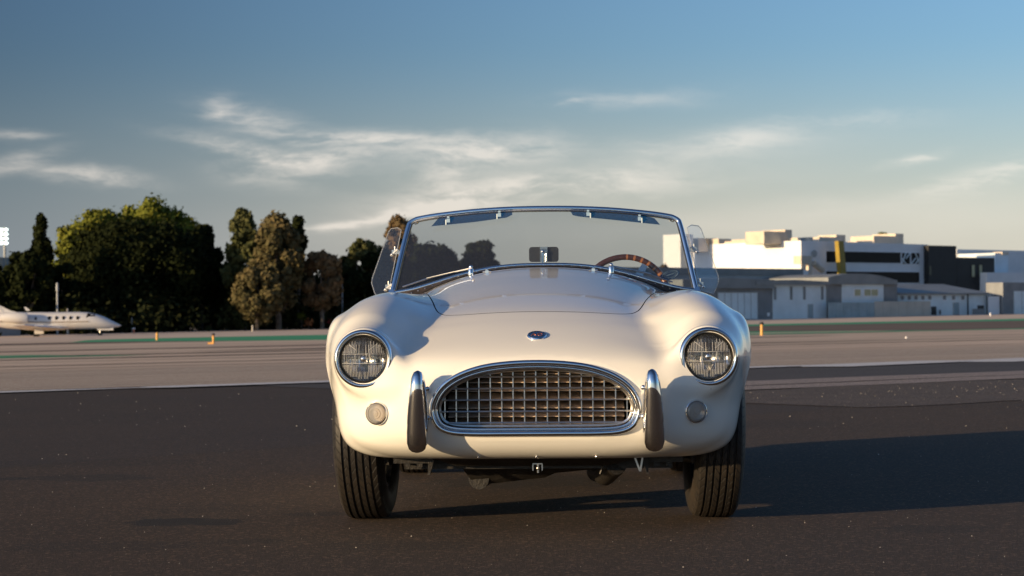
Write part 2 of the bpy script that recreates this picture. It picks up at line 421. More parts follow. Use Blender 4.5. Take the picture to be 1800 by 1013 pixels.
# rubber and seam marks drawn out along the runway
for k, (s0, s1, q0, wd_) in enumerate(((-40, 60, 33.0, .22), (40, 190, 33.2, .22), (-10, 46, 36.5, .5), (20, 75, 40.5, .6), (10, 60, 45.5, 1.1), (34, 52, 56, 2.2), (52, 70, 61, 2.6), (50, 62, 64, 1.6), (60, 120, 52, .8), (40, 90, 72, 1.4), (90, 200, 45, .6), (24, 40, 52, 1.2), (60, 190, 60, 1.0))):
    sheet('tyre_mark', s0, s1, q0, q0+wd_, M['rubber_mark'], .010+.004*(k % 3), 60, 2, .10, taper=.3)

# loose bright grit on the apron: nobody could count it
gb = MB()
def pebble(p, r):
    v = []; a0 = rnd.random()*6.3
    for k in range(4):
        a = a0+k*math.pi/2; rr = r*rnd.uniform(.6, 1.1); v.append((p.x+rr*math.cos(a), p.y+rr*math.sin(a), p.z))
    v.append((p.x+rnd.uniform(-.2, .2)*r, p.y, p.z+r*rnd.uniform(.7, 1.2)))
    gb.add(v, [(0, 1, 4), (1, 2, 4), (2, 3, 4), (3, 0, 4)])
for _ in range(620):
    px, py = rnd.uniform(-150, 1950), 1030-340*rnd.random()**.75
    p = gpt(px, py)
    D = p.y; pebble(p, rnd.choice((.6, .7, .8, 1, 1.2, 2.))*.00020*D*rnd.uniform(.6, 1.15))
for _ in range(900):
    s, q = rnd.uniform(13, 40), rnd.gauss(13., 1.1)
    X, Y = xy_of(s, q); pebble(Vector((X, Y, .004)), rnd.uniform(.002, .006))
M['grit'] = vary(principled('pale_grit', (.62, .56, .46), .6), 30, .4)
tag(gb.build('grit', M['grit'], smooth=False), kind='stuff')
# ------------------------------------------------------------------ the roadster
# car space: x to the picture's right, y backwards from the front axle, z up
CAR_YAW = -.035
car = empty('roadster', (.100, 8.05, 0), CAR_YAW, 'ivory white open two seat classic roadster with chrome grille facing the camera', 'car')

def pchip(xs, ys):
    xs = np.array(xs, float); ys = np.array(ys, float); h = np.diff(xs); d = np.diff(ys)/h
    m = np.zeros_like(ys); m[0] = d[0]; m[-1] = d[-1]
    for i in range(1, len(xs)-1):
        if d[i-1]*d[i] > 0:
            w1 = 2*h[i]+h[i-1]; w2 = h[i]+2*h[i-1]; m[i] = (w1+w2)/(w1/d[i-1]+w2/d[i])
    def f(x):
        x = np.clip(x, xs[0], xs[-1]); i = np.clip(np.searchsorted(xs, x)-1, 0, len(h)-1)
        t = (x-xs[i])/h[i]; t2 = t*t; t3 = t2*t
        return (2*t3-3*t2+1)*ys[i]+(t3-2*t2+t)*h[i]*m[i]+(-2*t3+3*t2)*ys[i+1]+(t3-t2)*h[i]*m[i+1]
    return f
def P(*pairs): return pchip([p[0] for p in pairs], [p[1] for p in pairs])
cw = P((-.66, .715), (-.50, .730), (-.38, .744), (-.2, .745), (0, .742), (.6, .745), (1.1, .74), (1.5, .745), (1.9, .76), (2.3, .765), (2.7, .74), (3.0, .66), (3.3, .56))
ct = P((-.66, .63), (-.45, .692), (-.3, .745), (-.2, .778), (0, .822), (.3, .874), (.6, .918), (.85, .952), (.98, .963), (1.15, .95), (1.5, .85), (2.0, .86), (2.4, .84), (2.8, .76), (3.0, .70), (3.3, .60))
cb = P((-.66, .262), (-.5, .252), (-.38, .248), (0, .25), (.5, .25), (2.0, .25), (2.7, .26), (3.0, .28), (3.3, .34))
cc = P((-.66, .455), (-.60, .455), (-.5, .475), (-.3, .50), (.5, .50), (2.4, .50), (3.3, .47))
cn = P((-.66, 2.3), (-.6, 2.3), (-.45, 2.25), (0, 2.2), (1.0, 2.2), (1.4, 2.6), (2.0, 2.4), (3.3, 2.2))
cm = P((-.66, 5.), (-.45, 5.5), (-.38, 8.), (.3, 7.), (2.5, 5.), (3.3, 3.))
px_ = P((-.6, .606), (-.45, .606), (-.2, .584), (.1, .560), (.6, .558), (1.2, .57), (1.8, .57), (2.6, .57), (3.3, .5))
pr = P((-.60, .108), (-.502, .110), (-.48, .114), (-.45, .124), (-.38, .142), (-.25, .168), (-.1, .184), (.1, .190), (.4, .188), (.8, .18), (1.3, .16), (1.8, .185), (2.2, .205), (2.6, .2), (3.0, .17), (3.3, .14))
pt = P((-.60, .722), (-.502, .722), (-.48, .729), (-.45, .741), (-.38, .775), (-.25, .813), (-.1, .841), (.1, .852), (.3, .850), (.6, .835), (1.0, .80), (1.4, .765), (1.8, .80), (2.2, .855), (2.6, .82), (3.0, .72), (3.3, .62))

def core_f(x, y, z):
    c = cc(y); up = z > c
    h = np.where(up, ct(y)-c, c-cb(y)); n = np.where(up, cn(y), cm(y))
    Z = np.abs(z-c)/h
    wdt = cw(y)*np.where(up, 1., 1-.055*np.minimum(Z, 1.2))
    X = np.abs(x)/wdt
    return (np.power(X, n)+np.power(Z, n)+1e-9)**(1/n)-1
_g = P((1.0, 0), (1.13, .008), (1.33, .025), (1.56, .068), (1.75, .122), (1.88, .18), (2.0, .25), (2.2, .42))
def nose_f(x, y, z):
    hz = np.where(z > .46, .138, .120)
    e_ = np.where(z > .46, 2.4, 3.9)
    m = (np.power(np.abs(x)/.375, e_)+np.power(np.abs(.22*np.tanh((z-.46)/.22))/hz, e_)+1e-9)**(1/e_)
    g = _g(m)+np.maximum(0, m-2.2)*.85-np.maximum(0, 1-m)*.02
    g = g+.55*.016*np.log1p(np.exp(np.clip((.325-z)/.016, -30, 30)))
    return -.604+g+1.2*.018*np.log1p(np.exp(np.clip((z-.606)/.018, -30, 30)))-y
def pod_f(x, y, z):
    r = pr(y)
    rz = r*1.03
    return np.sqrt(((x-px_(y))/r)**2+((z-(pt(y)-rz))/rz)**2+1e-9)-1
def dist(f, x, y, z):
    e = 1e-3; f0 = f(x, y, z)
    gx = (f(x+e, y, z)-f0)/e; gy = (f(x, y+e, z)-f(x, y-e, z))/(2*e); gz = (f(x, y, z+e)-f0)/e
    return f0/np.maximum(np.sqrt(gx*gx+gy*gy+gz*gz), .5)
def smin(a, b, k):
    h = np.clip(.5+.5*(b-a)/k, 0, 1)
    return b+(a-b)*h-k*h*(1-h)
def smax(a, b, k): return -smin(-a, -b, k)
def flare_d(x, y, z, yc, zc, ry, rz_, xm):
    g = ((np.abs(y-yc)/ry)**6+(np.abs(z-zc)/rz_)**6+(np.abs(x-.58)/(xm-.58))**6+1e-9)**(1/6)-1
    return g*.19
def body_f(x, y, z):
    x = np.abs(x)
    a = smax(dist(core_f, x, y, z), dist(nose_f, x, y, z), .05); b = smax(dist(pod_f, x, y, z), -.550+.35*(x-.606)*(x-.606)-y, .03)
    k = .085
    d = smin(a, b, k)
    d = smin(d, smax(flare_d(x, y, z, .11, .42, .43, .362, .790), .34-z, .02), .014)
    d = smin(d, flare_d(x, y, z, 2.30, .42, .42, .36, .80), .05)
    d = smax(d, (y-3.24+.45*x*x+.9*(z-.5)**2)*.8, .09)
    d = smax(d, .19-z, .02)
    return d

def grow_body(cell):
    nx = int(.87/cell)+1; nx += 0
    xs = (np.arange(nx)+.5)*cell; ys = np.arange(-.66, 3.34, cell); zs = np.arange(.05, 1.05, cell)
    X, Y, Z = np.meshgrid(xs, ys, zs, indexing='ij')
    F = body_f(X.ravel(), Y.ravel(), Z.ravel()).reshape(X.shape)
    F = np.concatenate([F[::-1], F], 0); xs = np.concatenate([-xs[::-1], xs])
    S = F < 0
    corners = [(i, j, k) for i in (0, 1) for j in (0, 1) for k in (0, 1)]
    N = [n-1 for n in F.shape]
    sl = lambda i, j, k: (slice(i, i+N[0]), slice(j, j+N[1]), slice(k, k+N[2]))
    cnt = sum(S[sl(*c)].astype(np.int8) for c in corners)
    act = (cnt > 0) & (cnt < 8)
    ids = -np.ones(act.shape, np.int64); idx = np.argwhere(act); ids[act] = np.arange(len(idx))
    V = np.zeros((len(idx), 3)); Wt = np.zeros(len(idx))
    for a in corners:
        for ax in range(3):
            if a[ax] == 1: continue
            b = list(a); b[ax] = 1
            fa = F[idx[:, 0]+a[0], idx[:, 1]+a[1], idx[:, 2]+a[2]]; fb = F[idx[:, 0]+b[0], idx[:, 1]+b[1], idx[:, 2]+b[2]]
            m = (fa < 0) != (fb < 0); t = np.where(m, fa/(fa-fb+1e-20), 0)
            p = idx+np.array(a); p = p.astype(float); p[:, ax] += t
            V[m] += p[m]; Wt[m] += 1
    V /= Wt[:, None]
    V = np.stack([xs[0]+V[:, 0]*cell, ys[0]+V[:, 1]*cell, zs[0]+V[:, 2]*cell], 1)
    Q = []
    for ax in range(3):
        o1, o2 = [(1, 2), (2, 0), (0, 1)][ax]
        a = S[tuple(slice(0, -1) if i == ax else slice(None) for i in range(3))]; b = S[tuple(slice(1, None) if i == ax else slice(None) for i in range(3))]
        for sign, mk in ((1, a & ~b), (-1, ~a & b)):
            e = np.argwhere(mk); e = e[(e[:, o1] > 0) & (e[:, o2] > 0) & (e[:, o1] < S.shape[o1]-1) & (e[:, o2] < S.shape[o2]-1)]
            def g(d1, d2):
                c = e.copy(); c[:, o1] -= d1; c[:, o2] -= d2
                return ids[c[:, 0], c[:, 1], c[:, 2]]
            q = np.stack([g(1, 1), g(0, 1), g(0, 0), g(1, 0)], 1)
            if sign < 0: q = q[:, ::-1]
            Q.append(q)
    Q = np.concatenate(Q); Q = Q[(Q >= 0).all(1)]
    return V, Q
def grad(V):
    e = 4e-4; g = np.zeros_like(V)
    for i in range(3):
        d = np.zeros(3); d[i] = e
        a = V+d; b = V-d
        g[:, i] = (body_f(a[:, 0], a[:, 1], a[:, 2])-body_f(b[:, 0], b[:, 1], b[:, 2]))/(2*e)
    return g
def project(V, steps=3):
    for _ in range(steps):
        f = body_f(V[:, 0], V[:, 1], V[:, 2]); g = grad(V); n2 = np.maximum((g*g).sum(1), .05)
        st = (f/n2)[:, None]*g; L = np.linalg.norm(st, axis=1, keepdims=True)
        V = V-st*np.minimum(1, .01/np.maximum(L, 1e-9))
    return V
BV, BQ = grow_body(.0145)
BV = project(BV, 2)
for _ in range(3):                                # even out the net, staying on the skin
    acc_ = np.zeros_like(BV); ct_ = np.zeros(len(BV))
    for k in range(4):
        a, b = BQ[:, k], BQ[:, (k+1) % 4]
        np.add.at(acc_, a, BV[b]); np.add.at(ct_, a, 1); np.add.at(acc_, b, BV[a]); np.add.at(ct_, b, 1)
    BV = BV*.4+.6*acc_/ct_[:, None]
    BV = project(BV, 2)
_c = np.cross(BV[BQ[:, 1]]-BV[BQ[:, 0]], BV[BQ[:, 2]]-BV[BQ[:, 0]])
if ((BV[BQ[:, 0]]-BV.mean(0))*_c).sum() < 0: BQ = BQ[:, ::-1]
body = mesh_obj('body', BV, BQ.tolist(), None, car, True)
for k in ('paint', 'cavity'): body.data.materials.append(M[k])
print('body verts', len(BV))

def skin_z(x, y):
    """height of the upper skin above (x, y)"""
    lo, hi = .45, 1.04
    zz = np.linspace(hi, lo, 240); f = body_f(np.full(240, float(x)), np.full(240, float(y)), zz)
    i = int(np.argmax(f < 0))
    if i == 0: return hi
    a, b = zz[i], zz[i-1]; fa, fb = f[i], f[i-1]
    return a+(b-a)*(0-fa)/(fb-fa)
def skin_y(x, z):
    """front skin at (x, z)"""
    yy = np.linspace(-.68, .1, 400); f = body_f(np.full(400, float(x)), yy, np.full(400, float(z)))
    i = int(np.argmax(f < 0)); a, b = yy[i-1], yy[i]; fa, fb = f[i-1], f[i]
    return a+(b-a)*(0-fa)/(fb-fa)
def skin_n(p):
    g = grad(np.array([p], float))[0]; return Vector(g).normalized()

# outline of the mouth (right half from the top, x and z)
mouth_half = [(0, .588), (.10, .584), (.19, .571), (.27, .543), (.325, .503), (.353, .452), (.351, .412), (.332, .379), (.292, .362), (.22, .3565), (.11, .356), (0, .356)]
mouth = spline([(x, 0, z) for x, z in mouth_half]+[(-x, 0, z) for x, z in reversed(mouth_half[1:-1])], 6, True)
def mouth_at(y, k=0.):
    """the outline at depth y, grown outwards by k"""
    out = []; m = len(mouth)
    for i in range(m):
        t = (mouth[(i+1) % m]-mouth[(i-1) % m]).normalized(); n = Vector((-t.z, 0, t.x))
        c = mouth[i]-Vector((0, 0, .46))
        if n.dot(c) < 0: n = -n
        out.append(mouth[i]+n*k+Vector((0, y, 0)))
    return out

hood_half = [(0, -.215), (.15, -.213), (.26, -.203), (.325, -.178), (.362, -.130), (.385, -.05), (.41, .12), (.44, .35), (.475, .60), (.497, .74), (.47, .795), (.40, .815), (.2, .845), (0, .853)]
hood_line = spline([(x, y, 0) for x, y in hood_half]+[(-x, y, 0) for x, y in reversed(hood_half[1:-1])], 4, True)
def off2(poly, k):
    out = []; m = len(poly)
    for i in range(m):
        t = (poly[(i+1) % m]-poly[(i-1) % m]).normalized(); n = Vector((t.y, -t.x, 0)); out.append(poly[i]+n*k)
    return out
_a = sum(hood_line[i].x*hood_line[(i+1) % len(hood_line)].y-hood_line[(i+1) % len(hood_line)].x*hood_line[i].y for i in range(len(hood_line)))
SGN = 1 if _a > 0 else -1
def cutter(fn, mat='cavity'):
    mb = MB(); fn(mb); o = mb.build('cutter', M[mat], None, False)
    bm = bmesh.new(); bm.from_mesh(o.data)
    if bm.calc_volume(signed=True) < 0: bmesh.ops.reverse_faces(bm, faces=bm.faces); bm.to_mesh(o.data)
    bm.free(); o.matrix_world = Matrix.Identity(4); return o
def boolean(obj, cut, op='DIFFERENCE'):
    par = obj.parent; obj.parent = None
    md = obj.modifiers.new('b', 'BOOLEAN'); md.operation = op; md.object = cut; md.solver = 'EXACT'; md.material_mode = 'TRANSFER'
    bpy.context.view_layer.update()
    dg = bpy.context.evaluated_depsgraph_get()
    me = bpy.data.meshes.new_from_object(obj.evaluated_get(dg), preserve_all_data_layers=True, depsgraph=dg)
    obj.modifiers.clear(); old = obj.data; nm = old.name; obj.data = me; bpy.data.meshes.remove(old); me.name = nm
    obj.parent = par
    cm_ = cut.data; bpy.data.objects.remove(cut); bpy.data.meshes.remove(cm_)
def skin_normals(o):
    """exact normals of the skin on painted faces, flat ones on cut faces"""
    me = o.data; n = len(me.vertices); co = np.empty(n*3); me.vertices.foreach_get('co', co); co = co.reshape(-1, 3)
    g = grad(co); g /= np.maximum(np.linalg.norm(g, axis=1, keepdims=True), 1e-9)
    dist_ = np.abs(body_f(co[:, 0], co[:, 1], co[:, 2]))
    nl = len(me.loops); lv = np.empty(nl, np.int32); me.loops.foreach_get('vertex_index', lv)
    npoly = len(me.polygons); ls = np.empty(npoly, np.int32); lt = np.empty(npoly, np.int32)
    me.polygons.foreach_get('loop_start', ls); me.polygons.foreach_get('loop_total', lt)
    fn = np.empty(npoly*3); me.polygons.foreach_get('normal', fn); fn = fn.reshape(-1, 3)
    lf = np.repeat(np.arange(npoly), lt)
    L = g[lv]; Fn = fn[lf]
    ok = ((L*Fn).sum(1) > .80) & (dist_[lv] < .0035)
    L = np.where(ok[:, None], L, Fn)
    me.polygons.foreach_set('use_smooth', [True]*npoly)
    me.normals_split_custom_set([tuple(v) for v in L])

# the bonnet is its own panel with a shut line all round it
bonnet = body.copy(); bonnet.data = body.data.copy(); bonnet.name = 'bonnet'; bonnet.data.name = 'bonnet'; COL.objects.link(bonnet)
boolean(bonnet, cutter(lambda m: m.prism([(p.x, p.y) for p in off2(hood_line, -.0022*SGN)], .60, 1.2)), 'INTERSECT')
boolean(body, cutter(lambda m: m.prism([(p.x, p.y) for p in off2(hood_line, .0030*SGN)], .585, 1.2)))
boolean(body, cutter(lambda m: m.prism([(p.x, p.z) for p in mouth_at(0, .004)], -.9, -.27, 'xz')))
LAMP = lambda cx: Vector((cx, -.548, .611))
LAMP_A = lambda cx: axis_matrix(((1 if cx > 0 else -1)*.06, -1, .04))
def arches(m):
    for sx in (-1, 1):
        for yc in (.0, 2.30):
            pts = [(yc+.352*math.cos(2*math.pi*k/48), .335+.352*math.sin(2*math.pi*k/48)) for k in range(48)]
            a, b = (.47, .95) if sx > 0 else (-.95, -.47)
            m.prism(pts, a, b, 'yz')
boolean(body, cutter(arches))
for cx in (-.607, .607):                          # lamp buckets
    boolean(body, cutter(lambda m: m.tube([LAMP(cx)+LAMP_A(cx) @ Vector((0, 0, -.075)), LAMP(cx)+LAMP_A(cx) @ Vector((0, 0, .05))], .086, 40)))
ck = spline([(x*.545, 1.56+y*.47, 0) for x, y in ((0, -1), (.6, -1), (.93, -.9), (1, -.5), (1, .4), (.9, .85), (.5, 1), (0, 1.02), (-.5, 1), (-.9, .85), (-1, .4), (-1, -.5), (-.93, -.9), (-.6, -1))], 4, True)
boolean(body, cutter(lambda m: m.prism([(p.x, p.y) for p in ck], .30, 1.3)))
skin_normals(body); skin_normals(bonnet)

# ---- grille mouldings
def car_tube(name, pts, r, mat, parent=car, closed=False, n=12, **k):
    return MB().tube(pts, r, n, closed, **k).build(name, M[mat], parent, True, 60)
sur = MB().tube(mouth_at(-.610, .0075), .0125, 14, True, up=(0, 1, 0), rx=.0100)
surround = sur.build('grille_surround', M['chrome'], car, True, 60)
car_tube('inner_moulding', mouth_at(-.606, -.0075), .0055, 'chrome', surround, True, 8, up=(0, 1, 0))
MB().tube(mouth_at(-.590, -.006), .005, 8, True, up=(0, 1, 0), rx=.004).build('dark_lip', M['rubber'], surround)
# chrome wall of the mouth running back to the bars
mw = MB(); a_, b_ = mouth_at(-.603, -.004), mouth_at(-.545, -.012); m_ = len(a_)
mw.add(a_+b_, [(i, (i+1) % m_, m_+(i+1) % m_, m_+i) for i in range(m_)])
mw.build('mouth_liner', M['steel'], surround)
grille = MB().tube(mouth_at(-.562, -.018), .004, 8, True, up=(0, 1, 0), rx=.005).build('grille', M['steel'], car)
inner = mouth_at(0, -.018)
def span_x(z):
    xs = []
    for i in range(len(inner)):
        a, b = inner[i], inner[(i+1) % len(inner)]
        if (a.z-z)*(b.z-z) < 0: xs.append(a.x+(b.x-a.x)*(z-a.z)/(b.z-a.z))
    return min(xs), max(xs)
def span_z(x):
    zs = []
    for i in range(len(inner)):
        a, b = inner[i], inner[(i+1) % len(inner)]
        if (a.x-x)*(b.x-x) < 0: zs.append(a.z+(b.z-a.z)*(x-a.x)/(b.x-a.x))
    return min(zs), max(zs)
for k in range(17):
    x = (k-8)*.0400
    if abs(x) > .335: continue
    z0, z1 = span_z(x+1e-4)
    zc = (z0+z1)/2; yf = -.552
    MB().box((x, yf+.012, zc), (.0040, .026, z1-z0)).build('grille_bar', M['steel'], grille, False)
for z in (.5462, .5055, .4650, .4245, .3850):
    x0, x1 = span_x(z)
    MB().tube([(x0, -.571, z), ((x0+x1)/2, -.574, z), (x1, -.571, z)], .0034, 8, up=(0, 0, 1), rx=.006).build('grille_bar', M['steel'], grille)
rad = MB().box((0, -.295, .47), (.66, .03, .22))
for k in range(26): rad.box((0, -.3125, .368+k*.008), (.62, .006, .002))
rad.build('radiator', M['black_part'], car, False)
duct = MB()
for k in range(7):
    z = .385+k*.03
    duct.hexa([(-.31, -.535, z-.012), (.31, -.535, z-.012), (.31, -.46, z+.010), (-.31, -.46, z+.010), (-.31, -.535, z-.010), (.31, -.535, z-.010), (.31, -.46, z+.012), (-.31, -.46, z+.012)])
duct.build('duct_slats', vary(principled('dusty_slats', (.42, .32, .24), .5), 12, .3), car, False)

# ---- overriders
for sx, cx in ((-1, -.408), (1, .408)):
    m = MB(); rings = []
    zs = [(.286, .006, .008, .0), (.290, .019, .022, 0), (.299, .029, .034, 0), (.320, .0365, .044, 0), (.36, .0385, .048, 0), (.42, .0365, .050, 0), (.48, .032, .049, 0), (.525, .0275, .045, 0), (.552, .0225, .037, 0), (.567, .015, .025, 0), (.573, .004, .006, 0)]
    n = 28; yb = -.665
    for z, rx_, ry_, _ in zs:
        lean = (z-.43)*.10
        for k in range(n):
            a = 2*math.pi*k/n
            px2 = math.copysign(abs(math.cos(a))**.85, math.cos(a)); py2 = math.copysign(abs(math.sin(a))**.85, math.sin(a))
            rings.append((cx-sx*lean*.25+rx_*px2, yb-(z-.43)*.13+ry_*py2, z))
    f = [(i*n+k, i*n+(k+1) % n, (i+1)*n+(k+1) % n, (i+1)*n+k) for i in range(len(zs)-1) for k in range(n)]
    f += [tuple(reversed(range(n))), tuple((len(zs)-1)*n+k for k in range(n))]
    m.add(rings, f)
    ov = m.build('overrider', M['chrome'], car, True, 70)
    bk = MB()
    for z in (.40, .50):
        bk = MB().tube([(cx-sx*.02, -.64, z), (cx-sx*.025, -.58, z-.005)], .011, 8)
        bk.build('bracket', M['chrome'], ov)
        MB().ball((cx-sx*.034, -.645, z+.008), .009, 8, 6).build('bolt', M['chrome'], ov)

# ---- headlamps
def lamp_pattern(t, gl, fr):
    tc = t.node('ShaderNodeTexCoord'); X, Y, Z = t.sep(tc.outputs['Object'])[:3]
    wv = t.math('SINE', t.math('MULTIPLY', X, 520.))
    blk = t.math('SINE', t.math('MULTIPLY', Z, 74.)); blk2 = t.math('SINE', t.math('MULTIPLY', X, 60.))
    g = t.math('GREATER_THAN', t.math('MULTIPLY', blk, blk2), .0)
    h = t.math('ADD', t.math('MULTIPLY', wv, g), t.math('MULTIPLY', t.math('SINE', t.math('MULTIPLY', Z, 240.)), t.math('MULTIPLY', t.math('SUBTRACT', 1., g), .35)))
    b = t.node('ShaderNodeBump'); b.inputs['Strength'].default_value = .55; b.inputs['Distance'].default_value = .0022
    t.l.new(h, b.inputs['Height']); t.l.new(b.outputs[0], gl.inputs['Normal']); t.l.new(b.outputs[0], fr.inputs['Normal'])
M['lens'] = pane('fluted_lens', (.95, .95, .94), 1.5, .02, lamp_pattern, dirt=.015)
M['ind_lens'] = pane('frosted_lens', (.62, .56, .50), 1.6, .1, None, dirt=.32)
m = principled('lamp_reflector', (.62, .62, .62), .12, 1.); t = NT(m.node_tree)
tc = t.node('ShaderNodeTexCoord'); X, Y, Z = t.sep(tc.outputs['Object'])[:3]
nz = t.noise(t.comb(t.math('MULTIPLY', t.math('FLOOR', t.math('MULTIPLY', X, 70.)), 1.7), t.math('MULTIPLY', t.math('FLOOR', t.math('MULTIPLY', Z, 34.)), 2.3), 0.), 3.1, 2)
ribs = t.math('SINE', t.math('MULTIPLY', X, 620.))
b = t.node('ShaderNodeBump'); b.inputs['Strength'].default_value = .8; b.inputs['Distance'].default_value = .003
t.l.new(t.math('ADD', t.math('MULTIPLY', ribs, t.ramp(nz, .4, .6)), t.math('MULTIPLY', nz, 4.)), b.inputs['Height'])
t.l.new(b.outputs[0], t.n['Principled BSDF'].inputs['Normal'])
t.l.new(t.mix(t.ramp(nz, .42, .62), (.42, .41, .40, 1), (.97, .96, .94, 1)), t.n['Principled BSDF'].inputs['Base Color'])  # bright and dark blocks put the lens's broken reflection into the colour
M['reflector'] = m
def headlamp(cx):
    c = Vector((cx, -.548, .611)); sx = 1 if cx > 0 else -1
    A = LAMP_A(cx)
    root = MB().lathe([(.1045, -.028), (.1050, -.012), (.1035, .004), (.0985, .0135), (.0925, .0145), (.0885, .010), (.0868, .002), (.0865, -.01)], 64, c, A).build('headlamp', M['chrome'], car, True, 60)
    MB().lathe([(.0868, .004), (.0868, -.012), (.080, -.012), (.080, -.004), (.0835, .0035)], 48, c, A).build('rubber_seal', M['rubber'], root, True, 50)
    o = mesh_obj('reflector', *(lambda mb: (mb.v, mb.f))(MB().lathe([(.079, -.008), (.072, -.022), (.060, -.036), (.045, -.047), (.028, -.054), (.012, -.057), (.0001, -.057)], 40, (0, 0, 0), A)), M['reflector'], root)
    o.location = c
    lens_p = [(.0815, -.006), (.078, .003), (.070, .0095), (.058, .0155), (.044, .020), (.028, .023), (.012, .0245), (.0001, .0248)]
    o = mesh_obj('lens', *(lambda mb: (mb.v, mb.f))(MB().lathe(lens_p, 48, (0, 0, 0), A)), M['lens'], root)
    o.location = c
    # raised flutes moulded in the glass: groups of upright ribs over and under a clear band
    fl = MB()
    def lens_h(r): return np.interp(r, [q[0] for q in reversed(lens_p)], [q[1] for q in reversed(lens_p)])
    def rib(x0, z0, x1, z1, w_=.0009):
        pts = []
        for i in range(7):
            x = x0+(x1-x0)*i/6; z = z0+(z1-z0)*i/6; r = math.hypot(x, z)
            if r < .0775: pts.append(c+A @ Vector((x, -z if False else z, float(lens_h(r))+.0002)))
        if len(pts) > 1: fl.tube(pts, w_, 5, rx=w_)
    return root, c, A, fl, rib
for cx in (-.607, .607):
    root, c, A, fl, rib = headlamp(cx)
    zr = A.transposed() @ Vector((0, 0, 1))        # lamp-space up
    ux, uy = (A.transposed() @ Vector((1, 0, 0))), zr
    def LR(x0, z0, x1, z1, w_=.0008):
        # in lamp space local y of A carries height (sign from the axis matrix)
        s_ = 1 if zr.y > 0 else -1
        rib(x0, z0*s_, x1, z1*s_, w_)
    for k in range(-13, 14):
        x = k*.0055
        if abs(k) > 3:
            LR(x, .020, x, .020+.030+.012*(k % 2), .0008)
            LR(x, -.062, x, -.022, .0009)
        elif abs(k) > 0:
            LR(x, -.070, x, -.045, .0008)
    for z in (.017, -.016): LR(-.075, z, .075, z, .0008)
    LR(-.026, .017, -.026, -.016); LR(.026, .017, .026, -.016); LR(-.012, .05, -.012, .017); LR(.012, .05, .012, .017)
    LR(-.05, .052, -.022, .03); LR(.05, .052, .022, .03)
    fl.build('lens_flutes', pane('flute_glass', (.93, .93, .9), 2.0, .08, None, dirt=.55) if 'flute' not in M else M['flute'], root)  # large diffuse share paints the ribs pale, as if catching light
    bb = MB().ball(c+A @ Vector((0, 0, -.012)), .016, 12, 8); bb.build('bulb_shield', M['chrome'], root)
    # clip screw at the foot of the rim
    MB().box(c+Vector((.004, -.004, -.108)), (.007, .010, .012)).build('rim_screw', M['chrome'], root, False)

# ---- side lamps
for cx in (-.558, .558):
    z = .420; y = skin_y(cx, z); nrm = skin_n((cx, y, z)); nrm = (nrm*.6+Vector((0, -1, 0))*.6).normalized()
    c = Vector((cx, y, z)); A = axis_matrix(nrm)
    r0 = MB().lathe([(.040, -.012), (.0425, .006), (.041, .014), (.0375, .018), (.0345, .016), (.034, .008)], 40, c, A).build('side_lamp', M['chrome'], car, True, 60)
    MB().lathe([(.034, .004), (.02, -.006), (.0001, -.01)], 24, c, A).build('reflector', M['steel'], r0)
    MB().lathe([(.0345, .012), (.033, .021), (.028, .0245), (.0275, .0225), (.019, .0235), (.0185, .026), (.011, .0262), (.0105, .028), (.0001, .029)], 32, c, A).build('lens', M['ind_lens'], r0, True, 25)

# ---- nose badge, with its two letters
bz0 = skin_z(0, -.452); bc = Vector((0.003, -.452, bz0)); bn = skin_n(bc); A = axis_matrix(bn)
bd = MB().lathe([(.0345, -.004), (.0350, .003), (.0325, .0065), (.0295, .0055)], 40, bc, A).build('badge', M['chrome'], car)
MB().lathe([(.0300, .0045), (.0200, .0060), (.0001, .0066)], 40, bc, A).build('enamel', M['badge_blue'], bd)
def lettering(name, body_txt, size, mat, mtx, parent, ext=.0006):
    cu = bpy.data.curves.new(name, 'FONT'); cu.body = body_txt; cu.size = size; cu.align_x = 'CENTER'; cu.align_y = 'CENTER'; cu.extrude = ext
    o = bpy.data.objects.new(name, cu); COL.objects.link(o); bpy.context.view_layer.update()
    me = bpy.data.meshes.new_from_object(o); bpy.data.objects.remove(o); bpy.data.curves.remove(cu)
    o = bpy.data.objects.new(name, me); COL.objects.link(o); me.materials.clear(); me.materials.append(mat)
    me.transform(mtx); o.parent = parent; return o
lettering('letters', 'AC', .030, M['badge_red'], Matrix.Translation(bc+bn*.0068) @ A.to_4x4(), bd)

# ---- windscreen
WY, WL = .945, .52
def wp(x, z, d=0.): return Vector((x, WY+(z-.86)*WL+d+.05*(x/.62)**2, z))
base = [(0, .972), (.12, .970), (.24, .957), (.36, .930), (.47, .897), (.56, .872), (.645, .858)]
side = [(.645, .858), (.630, .93), (.612, 1.02), (.594, 1.105), (.584, 1.145)]
top = [(.578, 1.160), (.560, 1.172), (.535, 1.180), (.45, 1.193), (.30, 1.208), (.15, 1.216), (0, 1.218)]
hb = [wp(*p) for p in base]; hs_ = [wp(*p) for p in side]; ht = [wp(*p) for p in top]
def mir(L): return [Vector((-p.x, p.y, p.z)) for p in L]
topside = spline(list(reversed(mir(hs_)))[0:0]+mir(hs_)[0:]+mir(ht)+list(reversed(ht))[1:]+list(reversed(hs_)), 5)
frame = MB().tube(topside, .0085, 12, up=(0, 1, 0), rx=.0115).build('windscreen_frame', M['chrome'], car, True, 60)
inn = [p+Vector((0, .003, 0))+(Vector((0, 0, 1.0))-p).normalized()*0 for p in topside]
cen = Vector((0, 1.03, 1.03))
MB().tube([p+Vector((-math.copysign(min(.0125, abs(p.x)*.04), p.x) if abs(p.x) > .55 else 0, -.004, -.0125 if p.z > 1.15 and abs(p.x) < .57 else 0)) for p in topside], .0022, 6, up=(0, 1, 0)).build('inner_bead', vary(principled('gilded_bead', (.5, .36, .22), .25, 1.), 20, .2), frame)
bl = spline(mir(hb)[::-1]+hb[1:], 6)
